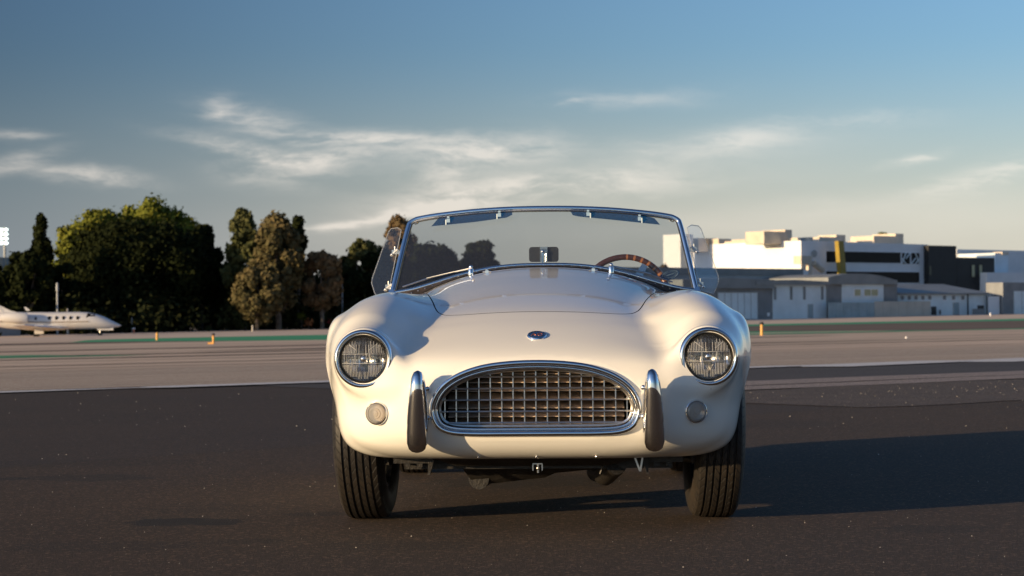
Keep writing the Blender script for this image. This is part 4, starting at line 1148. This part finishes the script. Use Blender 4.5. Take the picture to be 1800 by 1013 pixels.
Ha = Bld('grey_hangar', 202, 'grey hangar with a wide pale door just right of the car')
Ha.block('wall', 'dark_grey', 1218, 1358, 506, 563, 12, 0, zabs=-1.); roof_slab(Ha, 1205, 1357, 492, 507, 4, .5, 13)
Ha.inset('door', 'pale_blue', 1262, 1331, 515, 561, parts=6, frame='grey_wall')
Ha.inset('wall_box', 'white_wall', 1349, 1353, 550, 556)
Hl = Bld('long_grey_building', 214, 'long low grey building under the sunlit end wall, seen past the windscreen')
Hl.block('wall', 'grey_wall', 1020, 1412, 483, 560, 8, 0, zabs=-1.); Hl.block('parapet', 'roof', 1020, 1412, 471, 483, 8.3, -.15)
for a in (1040, 1075, 1110, 1145, 1235, 1262, 1285): Hl.inset('window', 'beige', a, a+9, 474, 480, frame='white_wall')
Hb = Bld('pale_blue_hangar', 201.9, 'pale blue hangar front with four tall dark window slits and a door')
Hb.block('wall', 'pale_blue', 1358.5, 1453, 500, 563, 14, 0, zabs=-1.); roof_slab(Hb, 1332, 1458, 495, 501, 3, .3, 14.5)
for a in (1358.5, 1387, 1410, 1441.5): Hb.inset('window', 'roof', a+1, a+6, 504, 527, frame='pale_blue')
Hb.inset('door', 'blue_fence', 1421, 1428, 536, 558, frame='grey_wall')
Hb.block('corner_pillar', 'roof', 1453, 1457, 500, 560, 3, -.1, zabs=-1)
Hc = Bld('arched_roof_hangar', 201.8, 'hangar with a low curved grey roof and two olive windows')
Hc.block('wall', 'pale_blue', 1480, 1553, 498, 560, 12, 0, zabs=-1.); Hc.block('side_wall', 'dark_grey', 1553, 1577, 492, 560, 11, .1, zabs=-1.); Hc.block('side_wall', 'dark_grey', 1457, 1480, 494, 560, 11, .1, zabs=-1.)
u0, u1, z1, z0 = Hc.rect(1456, 1578, 494, 500, -.4)
arc = [(u0+(u1-u0)*k/16, z1+(Hc.rect(1500, 1520, 481, 500)[2]-z1)*math.sin(math.pi*(.12+.88*k/16))**.8) for k in range(17)]
mb = MB(); n = 17
mb.v = [Pq(u, Hc.q-.4, z0) for u, z in arc]+[Pq(u, Hc.q-.4, z) for u, z in arc]+[Pq(u, Hc.q+13, z0) for u, z in arc]+[Pq(u, Hc.q+13, z) for u, z in arc]
mb.f = [(i, i+1, n+i+1, n+i) for i in range(n-1)]+[(n+i, n+i+1, 3*n+i+1, 3*n+i) for i in range(n-1)]+[(2*n+i+1, 2*n+i, 3*n+i, 3*n+i+1) for i in range(n-1)]+[(i+1, i, 2*n+i, 2*n+i+1) for i in range(n-1)]+[(0, n, 3*n, 2*n), (n-1, 3*n-1, 4*n-1, 2*n-1)]
Hc.put(mb, 'roof', 'roof')
Hc.inset('window', 'olive_pane', 1502, 1513, 509, 520, frame='white_wall'); Hc.inset('window', 'olive_pane', 1519, 1543, 509, 520, parts=2, frame='white_wall')
# board fences in front
def fence(name, label, a, b, t, e, q, mat, n):
    F_ = Bld(name, q, label, cat='fence')
    for k in range(n):
        F_.block('panel', mat, a+(b-a)*k/n+.25, a+(b-a)*(k+1)/n-.25, t, e, .08, 0, zabs=-1.)
    F_.block('rail', 'grey_wall', a, b, t+1.5, t+2.5, .06, .09)
fence('mesh_fence', 'blue grey screened fence in front of the arched roof hangar', 1456, 1537, 532, 560, 200.6, 'blue_fence', 6)
fence('board_fence', 'beige board fence between the arched hangar and the white shed row', 1537.5, 1636, 530, 558, 200.6, 'beige', 7)
Hd = Bld('white_shed_row', 203, 'long low white shed row with grey lean-to roof and an open black doorway')
Hd.block('wall', 'pale_blue', 1578, 1742, 518, 558, 8, 0, zabs=-1.)
mb = MB(); u0, u1, z1, z0 = Hd.rect(1578, 1741, 500, 517, -.5)
mb.hexa([Pq(u0, Hd.q-.5, z0-.1), Pq(u1, Hd.q-.5, z0-.1), Pq(u1, Hd.q+8.5, z1-.1), Pq(u0, Hd.q+8.5, z1-.1), Pq(u0, Hd.q-.5, z0+.15), Pq(u1, Hd.q-.5, z0+.15), Pq(u1, Hd.q+8.5, z1+.2), Pq(u0, Hd.q+8.5, z1+.2)])
Hd.put(mb, 'roof', 'roof')
for a in (1583, 1595, 1607, 1619, 1631, 1657, 1673, 1689): Hd.inset('window', 'roof', a, a+6, 520, 527, frame='white_wall')
Hd.inset('doorway', 'black_wall', 1637, 1646, 539, 554); Hd.inset('door', 'blue_fence', 1676, 1685, 533, 553, frame='grey_wall')
Hd.inset('post', 'black_wall', 1652, 1654, 545, 553, -.5)
Hd.inset('frame_post', 'black_wall', 1701, 1702.5, 517, 554, -.6); Hd.inset('door', 'white_wall', 1736, 1757, 521, 553, -.5, frame='black_wall')
Hd.inset('crates', 'dark_grey', 1710, 1731, 543, 553, -2.); Hd.inset('crates', 'black_wall', 1719, 1730, 537, 543, -2.)
He = Bld('dark_gable_hangar', 202, 'dark grey hangar with a pale roller door at the right edge of the field')
He.block('wall', 'dark_grey', 1763, 1910, 497, 556, 3.2, 0, zabs=-1.); He.inset('door', 'pale_blue', 1782, 1852, 512, 554, parts=5, frame='grey_wall')
# far ridge buildings seen through the screen are covered by the long grey building

# ---- trees
def leaf_mat(name, c1, c2, c3):
    m = principled(name, c1, .85, spec=.05); t = NT(m.node_tree); tc = t.node('ShaderNodeTexCoord'); geo = t.node('ShaderNodeNewGeometry')
    n1 = t.noise(tc.outputs['Object'], .28, 4, .6)
    c = t.mix(t.ramp(n1, .35, .65), (*c1, 1), (*c2, 1))
    c = t.mix(t.math('MULTIPLY', geo.outputs['Random Per Island'], .7), c, (*c3, 1))
    t.l.new(c, t.n['Principled BSDF'].inputs['Base Color'])
    return m
M['leaf_dark'] = leaf_mat('dark_leaves', (.009, .013, .005), (.013, .018, .006), (.022, .027, .008))  # shade on the big crown's front put into these near black greens
M['leaf_sunlit'] = leaf_mat('sunlit_yellow_leaves', (.13, .15, .022), (.19, .19, .03), (.08, .10, .02))  # sunlight on the crown tops put into the leaf colour
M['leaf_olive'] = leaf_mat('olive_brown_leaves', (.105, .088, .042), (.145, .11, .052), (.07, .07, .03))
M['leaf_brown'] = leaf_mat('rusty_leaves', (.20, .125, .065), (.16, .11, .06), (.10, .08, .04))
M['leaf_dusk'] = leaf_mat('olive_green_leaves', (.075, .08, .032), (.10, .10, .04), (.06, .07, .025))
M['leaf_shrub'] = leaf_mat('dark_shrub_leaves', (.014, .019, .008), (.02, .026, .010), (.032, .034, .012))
M['bark'] = vary(principled('grey_bark', (.16, .13, .10), .9), 2., .4)
def leaves(mb, c, r, n, size, rg, up=.0):
    """n little leaf-clump faces spread near the surface of an ellipsoid"""
    for _ in range(n):
        while True:
            d = Vector((rg.gauss(0, 1), rg.gauss(0, 1), rg.gauss(0, 1)))
            if d.length > .1: break
        d.normalize(); k = abs(rg.gauss(.86, .24))
        p = Vector((c[0]+d.x*r[0]*k, c[1]+d.y*r[1]*k, c[2]+d.z*r[2]*k))
        nrm = (d+Vector((rg.gauss(0, .5), rg.gauss(0, .5), rg.gauss(0, .5)+up))).normalized()
        a = nrm.orthogonal().normalized(); a = Matrix.Rotation(rg.random()*6.28, 3, nrm) @ a; b = nrm.cross(a)
        s1 = size*rg.uniform(.6, 1.3); s2 = s1*rg.uniform(.45, .8)
        mb.add([p-a*s1, p-b*s2+nrm*s1*.15, p+a*s1, p+b*s2-nrm*s1*.12], [(0, 1, 2, 3)])
def tree(name, label, cx, top, base, hw, q, mat, seed, shape='round', trunk=.22, fill=1., clumps=None, group='trees along the far edge of the field', size=.42):
    rg = random.Random(seed)
    g = on_q(cx, base, q); s, _ = sq_of(g.x, g.y); zb = H(s, min(q, 206)); T_ = on_q(cx, top, q)
    D = g.y; w_ = hw/FPX*D; h = T_.z-zb
    root = empty(name, (g.x, g.y, zb), rg.random()*0, label, 'tree', group)
    crown = MB(); wood = MB()
    z0 = h*trunk
    tr = [Vector((0, 0, -.3)), Vector((rg.uniform(-.2, .2), 0, h*.3)), Vector((rg.uniform(-.5, .5), 0, h*.6)), Vector((rg.uniform(-.4, .4), 0, h*.9))]
    wood.tube(spline(tr, 4), [max(.04, h*.028*(1-.075*i)) for i in range(13)], 7)
    if shape == 'spire':                              # narrow rounded column of clumps
        n = clumps
        for i in range(n):
            t = rg.random()**.8; z = z0+(h-z0)*t; rr = w_*(1-t**2.2)**.6*rg.uniform(.15, .85); a = rg.random()*6.283
            r_ = max(.5, w_*rg.uniform(.24, .4)*(1-t*.45))
            leaves(crown, (rr*math.cos(a), rr*math.sin(a), min(z, h-r_)), (r_, r_, r_*1.25), int(90*fill), size, rg)
            if i % 7 == 0: wood.tube([Vector((0, 0, z*.8)), Vector((rr*math.cos(a), rr*math.sin(a), z))], .05, 5)
    elif shape == 'cone':
        n = clumps or 46
        for i in range(n):
            t = (i+.5)/n; z = z0+(h-z0)*t; rr = w_*(1-t)**.75*rg.uniform(.6, 1.05)
            a = rg.random()*6.283; r_ = max(.25, w_*.34*(1-t*.7))
            leaves(crown, (rr*.7*math.cos(a), rr*.7*math.sin(a), z), (r_, r_, r_*1.1), int(76*fill), size*.9, rg)
            if i % 6 == 0: wood.tube([Vector((0, 0, z-.4)), Vector((rr*.7*math.cos(a), rr*.7*math.sin(a), z))], .05, 5)
    else:
        n = clumps or 40
        for i in range(n):
            while True:
                x, y, z = rg.uniform(-1, 1), rg.uniform(-1, 1), rg.uniform(-1, 1)
                l = math.sqrt(x*x+y*y+z*z)
                if l < 1: break
            l2 = max(l, .01); k = (.45+.5*l)/l2 if l2 > .3 else 1
            x, y, z = x*k*.9, y*k*.9, z*k*.9
            if shape == 'drooping': zz = z0+(h-z0)*(.5+.5*z); wd = w_*(1.05-.35*abs((zz/h)-.45))
            else: zz = z0+(h-z0)*(.5+.5*z)*.96; wd = w_
            r_ = w_*rg.uniform(.20, .33) if n < 60 else w_*rg.uniform(.14, .26)
            r_ = min(r_, (h-zz)*1.0+.5)
            leaves(crown, (x*(wd-r_*.5), y*(wd-r_*.5)*.8, min(zz, h-r_*.8)), (r_, r_, r_*(1.3 if shape == 'drooping' else .85)), int(120*fill), size, rg)
            if i % 5 == 0:
                m_ = Vector((x*wd*.3, y*wd*.3, zz*.6)); wood.tube([Vector((0, 0, h*.25)), m_, Vector((x*(wd-r_), y*(wd-r_), zz))], [h*.015, h*.01, .05], 5)
    wo_ = wood.build('trunk', M['bark'], root)
    cr = mesh_obj('crown', crown.v, crown.f, M[mat], root, False)
    return root
TR = [
 ('broadleaf_tree', 'broad tree with its sunlit top put into yellow leaf colour, left half of the big crown', 165, 352, 583, 85, 219, 'leaf_sunlit', 1, 'round', .12, 2., 110, .28),
 ('broadleaf_tree', 'tallest broad tree with sunlight put into its yellow green leaf colour behind the jet nose', 280, 334, 583, 84, 219, 'leaf_sunlit', 2, 'round', .10, 2., 120, .28),
 ('broadleaf_tree', 'tree top with sunlight put into its leaf colour, bridging the two halves of the big crown', 222, 344, 583, 70, 224, 'leaf_sunlit', 21, 'round', .2, 1.8, 80, .28),
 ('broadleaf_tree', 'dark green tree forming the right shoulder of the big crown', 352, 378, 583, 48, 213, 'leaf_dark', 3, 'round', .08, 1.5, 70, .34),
 ('broadleaf_tree', 'dark front of the big crown, its shade put into the leaf colour', 240, 380, 583, 150, 212, 'leaf_dark', 4, 'round', .0, 2.2, 170, .26),
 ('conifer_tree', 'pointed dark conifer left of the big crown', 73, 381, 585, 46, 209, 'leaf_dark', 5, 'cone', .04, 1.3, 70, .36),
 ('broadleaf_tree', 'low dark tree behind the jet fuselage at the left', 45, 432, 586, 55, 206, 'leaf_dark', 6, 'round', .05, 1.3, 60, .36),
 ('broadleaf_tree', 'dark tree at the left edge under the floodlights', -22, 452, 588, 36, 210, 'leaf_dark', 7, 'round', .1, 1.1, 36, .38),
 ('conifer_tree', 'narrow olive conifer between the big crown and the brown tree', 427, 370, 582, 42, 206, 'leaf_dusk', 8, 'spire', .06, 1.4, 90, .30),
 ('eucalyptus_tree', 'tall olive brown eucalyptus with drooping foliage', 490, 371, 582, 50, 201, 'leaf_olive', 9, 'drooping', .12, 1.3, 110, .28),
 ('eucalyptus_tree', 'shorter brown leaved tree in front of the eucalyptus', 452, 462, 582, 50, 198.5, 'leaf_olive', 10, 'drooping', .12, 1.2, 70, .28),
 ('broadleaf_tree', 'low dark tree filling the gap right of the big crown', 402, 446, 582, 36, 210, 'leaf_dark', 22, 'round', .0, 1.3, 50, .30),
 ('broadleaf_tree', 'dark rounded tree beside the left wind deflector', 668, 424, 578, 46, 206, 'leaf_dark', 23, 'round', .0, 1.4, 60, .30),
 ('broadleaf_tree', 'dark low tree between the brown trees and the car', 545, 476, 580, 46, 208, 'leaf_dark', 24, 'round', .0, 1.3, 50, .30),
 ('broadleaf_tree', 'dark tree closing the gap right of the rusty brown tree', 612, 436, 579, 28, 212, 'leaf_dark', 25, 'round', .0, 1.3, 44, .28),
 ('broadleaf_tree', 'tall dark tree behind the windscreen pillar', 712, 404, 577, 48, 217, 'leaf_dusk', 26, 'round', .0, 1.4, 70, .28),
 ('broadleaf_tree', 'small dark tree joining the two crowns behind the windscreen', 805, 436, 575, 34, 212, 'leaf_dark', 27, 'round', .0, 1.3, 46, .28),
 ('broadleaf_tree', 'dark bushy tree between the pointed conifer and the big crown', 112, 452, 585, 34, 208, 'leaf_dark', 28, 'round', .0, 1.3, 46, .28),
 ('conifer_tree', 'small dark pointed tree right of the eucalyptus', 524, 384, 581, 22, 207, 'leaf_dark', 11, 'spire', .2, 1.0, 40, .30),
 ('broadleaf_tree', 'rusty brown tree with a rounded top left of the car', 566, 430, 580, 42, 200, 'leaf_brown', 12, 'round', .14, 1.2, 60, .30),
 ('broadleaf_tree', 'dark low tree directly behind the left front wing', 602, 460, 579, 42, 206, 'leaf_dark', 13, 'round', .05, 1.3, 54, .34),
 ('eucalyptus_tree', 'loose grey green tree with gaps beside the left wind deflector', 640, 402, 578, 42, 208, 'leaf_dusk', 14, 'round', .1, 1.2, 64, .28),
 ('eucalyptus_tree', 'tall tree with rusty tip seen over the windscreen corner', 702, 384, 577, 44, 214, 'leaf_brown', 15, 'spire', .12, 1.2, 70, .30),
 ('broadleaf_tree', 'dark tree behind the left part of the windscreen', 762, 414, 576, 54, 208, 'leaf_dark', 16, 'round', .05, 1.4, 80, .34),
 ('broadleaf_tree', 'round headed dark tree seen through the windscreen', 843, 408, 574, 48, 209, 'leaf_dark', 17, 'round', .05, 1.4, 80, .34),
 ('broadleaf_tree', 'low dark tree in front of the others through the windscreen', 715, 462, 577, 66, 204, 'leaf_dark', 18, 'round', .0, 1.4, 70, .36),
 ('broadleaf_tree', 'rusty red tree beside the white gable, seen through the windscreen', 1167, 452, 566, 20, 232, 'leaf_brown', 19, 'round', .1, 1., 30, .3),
 ('broadleaf_tree', 'small tree top showing above the roof units of the white building', 1562, 404, 560, 26, 262, 'leaf_sunlit', 20, 'round', .55, .9, 24, .35),
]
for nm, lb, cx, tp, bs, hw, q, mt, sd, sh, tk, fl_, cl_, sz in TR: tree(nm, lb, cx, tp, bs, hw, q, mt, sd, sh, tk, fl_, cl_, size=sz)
# unseen trees carry the row on leftwards, added to shade the lower crowns
rg = random.Random(5)
for k, (s_, q_, h_) in enumerate(((66, 216, 13), (55, 214, 12.5), (45, 219, 14), (33, 217, 13), (18, 224, 14))):
    X, Y = xy_of(s_, q_); px_c = 900+FPX*X/Y
    tree('broadleaf_tree', ('first dark tree', 'second dark tree', 'third dark tree', 'fourth dark tree', 'farthest dark tree')[k]+' added unseen past the left edge for shade', px_c, 550-(h_-1.5)/Y*FPX, 590, 5.5/Y*FPX, q_, 'leaf_dark', 40+k, 'round', .05, .6, 34, group='unseen trees added for shade', size=.6)
# dark undergrowth along the foot of the trees: one mass
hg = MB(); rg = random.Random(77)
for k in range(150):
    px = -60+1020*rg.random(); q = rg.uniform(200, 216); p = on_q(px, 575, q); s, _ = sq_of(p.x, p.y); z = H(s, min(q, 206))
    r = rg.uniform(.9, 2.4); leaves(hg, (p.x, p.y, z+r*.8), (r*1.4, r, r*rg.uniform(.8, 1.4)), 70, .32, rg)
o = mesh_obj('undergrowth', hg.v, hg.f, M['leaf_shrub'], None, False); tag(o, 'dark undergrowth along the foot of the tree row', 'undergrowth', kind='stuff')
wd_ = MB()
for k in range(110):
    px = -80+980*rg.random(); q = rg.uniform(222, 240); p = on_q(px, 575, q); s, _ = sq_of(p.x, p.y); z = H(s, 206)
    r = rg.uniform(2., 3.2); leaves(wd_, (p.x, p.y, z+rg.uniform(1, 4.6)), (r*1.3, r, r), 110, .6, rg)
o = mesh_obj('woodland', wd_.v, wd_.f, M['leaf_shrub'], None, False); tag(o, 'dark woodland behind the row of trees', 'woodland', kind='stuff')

# ---- small things on the far side
def post(name, label, px, top, base, q, w_, mat, cap=None, group=None, cat='marker', foot=False, broad=1.):
    p = gpt(px, base) if q is None else on_q(px, base, q)
    s, qq = sq_of(p.x, p.y)
    if q is not None: p.z = H(s, min(q, 206))
    h = (base-top)/FPX*p.y; r = w_/FPX*p.y/2
    root = empty(name, (p.x, p.y, p.z), 0, label, cat, group)
    MB().lathe([(r*1.1, -.02), (r, .05), (r*.95, h*.97), (r*.6, h), (.0001, h)], 10).build('post', M[mat], root)
    if cap: MB().lathe([(.0001, h-.02), (r*1.5, h-.02), (r*1.6, h*1.05), (r*1.1, h*1.18), (.0001, h*1.2)], 10).build('lamp_head', M[cap], root)
    if foot: MB().box((-r*2.2, 0, .04), (r*5, r*3, .08)).build('foot', M[mat], root, False)
    return root
G_ = 'runway marker posts'
post('marker_post', 'plain orange marker post, left one of the pair on the green strip', 276, 585, 598, None, 4.4, 'post_yellow', None, G_)
post('marker_post', 'orange marker post with a dark head on the green strip', 375, 589, 605, None, 4.0, 'post_yellow', 'black_wall', G_, foot=True)
post('marker_post', 'orange marker post with a dark head right of the car', 1339, 570, 590, None, 5., 'post_yellow', 'black_wall', G_)
post('marker_post', 'small pale marker post before the undergrowth left of the car', 444, 572, 583, None, 3, 'beige', None, G_)
post('marker_post', 'short red and white post right of the jet nose', 235.5, 578, 586, None, 3.2, 'badge_red', 'white_wall', G_)
post('marker_post', 'tiny white marker at the field edge near the pale roller door', 1741, 550, 556, None, 2.5, 'white_wall', None, G_)
post('edge_light', 'tiny pale light on the far runway surface at the right', 1593, 592, 595, None, 3.5, 'white_wall', None, None)
post('lamp_pole', 'slim grey pole rising behind the jet', 101, 503, 580, 200, 3.2, 'grey_wall', 'grey_wall', cat='pole')
post('lamp_pole', 'short pale stub pole behind the jet cabin', 119, 534, 580, 200, 3.4, 'ac_unit', cat='pole')
post('lamp_pole', 'slim grey pole in front of the dark trees beside the left wing', 602, 500, 578, 203, 2.4, 'grey_wall', cat='pole')
post('lamp_pole', 'pale trunk like pole right of the jet nose', 232, 555, 582, 203, 2.2, 'beige', cat='pole')
# floodlight mast with lit lamps
p = on_q(9, 580, 240); p.z = -1.
fm = empty('floodlight_mast', tuple(p), 0, 'floodlight mast with bright lit lamps at the left edge', 'floodlight')
zt = on_q(9, 400, 240).z-p.z
MB().tube([(0, 0, 0), (0, 0, zt)], .16, 8).build('mast', M['grey_wall'], fm)
lit = principled('lit_lamp', (.9, .95, 1.), .3); lit.node_tree.nodes['Principled BSDF'].inputs['Emission Color'].default_value = (.85, 1., .93, 1); lit.node_tree.nodes['Principled BSDF'].inputs['Emission Strength'].default_value = 1.7
for k in range(4):
    z = zt-.3-k*.55
    MB().box((0, 0, z), (1.1, .12, .12)).build('crossbar', M['grey_wall'], fm, False)
    for x in ((-.32, .26)):
        MB().ball((x, -.25, z+.02), (.25, .12, .19), 10, 6).build('lamp', lit, fm)
# pale building glimpsed between the trees at the left edge
Bl = Bld('cream_building', 236, 'pale building glimpsed between the trees at the left edge')
Bl.block('wall', 'ac_unit', -60, 19, 452, 560, 6, 0, zabs=-1.); Bl.inset('window', 'grey_wall', 5, 8, 455, 484); Bl.inset('window', 'grey_wall', 12, 15, 455, 484)
# low wall behind the jet tail
Lw = Bld('low_grey_wall', 199, 'low grey wall behind the jet undercarriage', cat='wall')
Lw.block('wall', 'dark_grey', -120, 36, 574, 592, .3, 0, zabs=-1.6)
# blossom under the trees
def blossom(px, py, q, col, label, nm):
    p = on_q(px, py, q); s, _ = sq_of(p.x, p.y); z0 = H(s, min(q, 206)); rg = random.Random(int(px))
    root = empty(nm, (p.x, p.y, z0), 0, label, 'bush', None); mb = MB()
    leaves(mb, (0, 0, p.z-z0), (.55, .4, .5), 60, .16, rg)
    mesh_obj('flowers', mb.v, mb.f, leaf_mat(nm+'_petals', col, tuple(c*.7 for c in col), tuple(c*.5 for c in col)), root, False)
    MB().tube([(0, 0, 0), (0, 0, p.z-z0)], .05, 5).build('stem', M['bark'], root)
blossom(543, 567, 200.5, (.5, .2, .08), 'small bush with orange blossom left of the car', 'orange_bush')
blossom(580, 567, 200.5, (.5, .06, .07), 'small bush with red blossom right by the left wing', 'red_bush')
blossom(530, 556, 201, (.16, .2, .03), 'small lime green bush under the brown trees', 'green_bush')

# ---- business jet
JD = 205.
jn = at(213, 572.5, JD)                    # nose tip
hd = Vector((math.cos(R(12)), math.sin(R(12)), 0))       # heading
g0 = gpt(100, 590); 
jz = H(*sq_of(jn.x-7*hd.x, jn.y-7*hd.y))-.15
jet = empty('business_jet', (jn.x-7*hd.x, jn.y-7*hd.y, jz), math.atan2(hd.y, hd.x), 'white twin engine business jet parked at the left edge before the trees', 'aircraft')
# jet space: x forward (nose at 7), y to its left, z up from the ground
nz_ = jn.z-jz
M['jet_white'] = vary(principled('jet_white', (.72, .71, .70), .25, 0, .6), .6, .03)
M['jet_stripe'] = principled('jet_stripe', (.30, .24, .2), .4)
st = [(7.0, .02, .02, nz_), (6.75, .15, .14, nz_+.02), (6.2, .36, .33, nz_+.12), (5.4, .62, .60, nz_+.27), (4.6, .74, .72, nz_+.42), (3.9, .80, .80, nz_+.50), (3.0, .82, .82, nz_+.52), (0, .82, .82, nz_+.52), (-2.4, .82, .82, nz_+.54), (-3.8, .76, .76, nz_+.60), (-5.3, .62, .62, nz_+.74), (-7., .36, .36, nz_+.9), (-7.9, .15, .16, nz_+1.0)]
mb = MB(); n = 28
for x, ry, rz_, zc in st:
    for k in range(n): a = 2*math.pi*k/n; mb.v.append((x, ry*math.cos(a), zc+rz_*math.sin(a)))
mb.f = [(i*n+k, i*n+(k+1) % n, (i+1)*n+(k+1) % n, (i+1)*n+k) for i in range(len(st)-1) for k in range(n)]+[tuple(range(n)), tuple((len(st)-1)*n+k for k in reversed(range(n)))]
fus = mb.build('fuselage', M['jet_white'], jet)
zc0 = nz_+.54
MB().ball((0, 0, zc0-.55), (3.0, .8, .42), 20, 10).build('belly_fairing', M['jet_white'], jet)
for sy in (-1, 1):
    for k in range(5):
        x = 2.9-k*.66
        MB().ball((x, sy*.785, zc0+.22), (.15, .06, .2), 12, 8).build('window', M['black_glass'], fus)
    MB().ball((-1.0, sy*.785, zc0+.20), (.12, .06, .16), 12, 8).build('window', M['black_glass'], fus)
    MB().hexa([(4.9, sy*.30, zc0+.30), (3.7, sy*.66, zc0+.34), (3.7, sy*.77, zc0+.20), (4.7, sy*.68, zc0+.10), (4.55, sy*.28, zc0+.58), (3.85, sy*.45, zc0+.68), (3.75, sy*.72, zc0+.44), (4.5, sy*.56, zc0+.40)]).build('cockpit_window', M['black_glass'], fus, False)
    # wing
    MB().hexa([(1.6, sy*.5, zc0-.78), (-2.0, sy*.5, zc0-.82), (-3.1, sy*6.6, zc0-.42), (-1.9, sy*6.6, zc0-.40), (1.3, sy*.5, zc0-.55), (-2.0, sy*.5, zc0-.74), (-3.1, sy*6.6, zc0-.38), (-2.0, sy*6.6, zc0-.33)]).build('wing', M['jet_white'], jet, False)
    # engine pod
    A = axis_matrix((-1, 0, 0), (0, 1, 0))
    MB().lathe([(.30, -1.1), (.42, -1.15), (.50, -.9), (.52, 0), (.44, .9), (.33, 1.3), (.27, 1.25), (.25, .8)], 24, (-2.9, sy*1.25, zc0+.30), A).build('engine', M['jet_white'], jet)
    MB().lathe([(.0001, -1.0), (.36, -1.02)], 20, (-2.9, sy*1.25, zc0+.30), A).build('intake', M['cavity'], jet)
    MB().box((-3.0, sy*.95, zc0+.30), (1.5, .5, .12)).build('pylon', M['jet_white'], jet, False)
    MB().hexa([(-5.7, 0, nz_+3.8), (-7.5, 0, nz_+3.8), (-8.0, sy*2.4, nz_+3.85), (-7.3, sy*2.4, nz_+3.85), (-5.7, 0, nz_+3.92), (-7.5, 0, nz_+3.88), (-8.0, sy*2.4, nz_+3.9), (-7.3, sy*2.4, nz_+3.9)]).build('tailplane', M['jet_white'], jet, False)
    # main gear leg and its sunlit door
    MB().tube([(-.9, sy*1.4, zc0-.75), (-.95, sy*1.4, .25)], .07, 8).build('gear_leg', M['steel'], jet)
    MB().lathe([(.0001, -.1), (.26, -.1), (.28, 0), (.26, .1), (.0001, .1)], 16, (-.95, sy*1.4, .27), axis_matrix((0, 1, 0))).build('gear_wheel', M['rubber'], jet)
    MB().box((-.70, sy*1.5, .85), (.85, .05, .9)).build('gear_door', M['jet_white'], jet, False)
MB().tube([(5.0, 0, nz_-.2), (5.0, 0, .2)], .06, 8).build('nose_leg', M['steel'], jet)
MB().lathe([(.0001, -.07), (.2, -.07), (.22, 0), (.2, .07), (.0001, .07)], 16, (5.0, 0, .21), axis_matrix((0, 1, 0))).build('nose_wheel', M['rubber'], jet)
MB().box((5.5, 0, nz_-.27), (1.5, .35, .34)).build('nose_gear_door', M['jet_white'], jet, False)
MB().hexa([(-3.9, -.08, nz_+1.2), (-7.4, -.06, nz_+1.0), (-7.4, .06, nz_+1.0), (-3.9, .08, nz_+1.2), (-5.6, -.05, nz_+3.9), (-7.6, -.05, nz_+3.9), (-7.6, .05, nz_+3.9), (-5.6, .05, nz_+3.9)]).hexa([(-2.2, -.05, zc0+.70), (-4.6, -.05, nz_+1.1), (-4.6, .05, nz_+1.1), (-2.2, .05, zc0+.70), (-3.3, -.04, zc0+.95), (-4.7, -.04, nz_+2.2), (-4.7, .04, nz_+2.2), (-3.3, .04, zc0+.95)]).build('fin', M['jet_white'], jet, False)
MB().hexa([(-1.5, -.02, zc0+.95), (-1.9, -.02, zc0+.95), (-1.9, .02, zc0+.95), (-1.5, .02, zc0+.95), (-1.9, -.02, zc0+1.3), (-2.1, -.02, zc0+1.3), (-2.1, .02, zc0+1.3), (-1.9, .02, zc0+1.3)]).build('antenna', M['jet_white'], jet, False)
for sy in (-1, 1): MB().tube([(3.9, sy*.80, zc0-.12), (0, sy*.83, zc0-.16), (-4.6, sy*.80, zc0-.05)], .05, 6).build('side_stripe', M['jet_stripe'], fus)
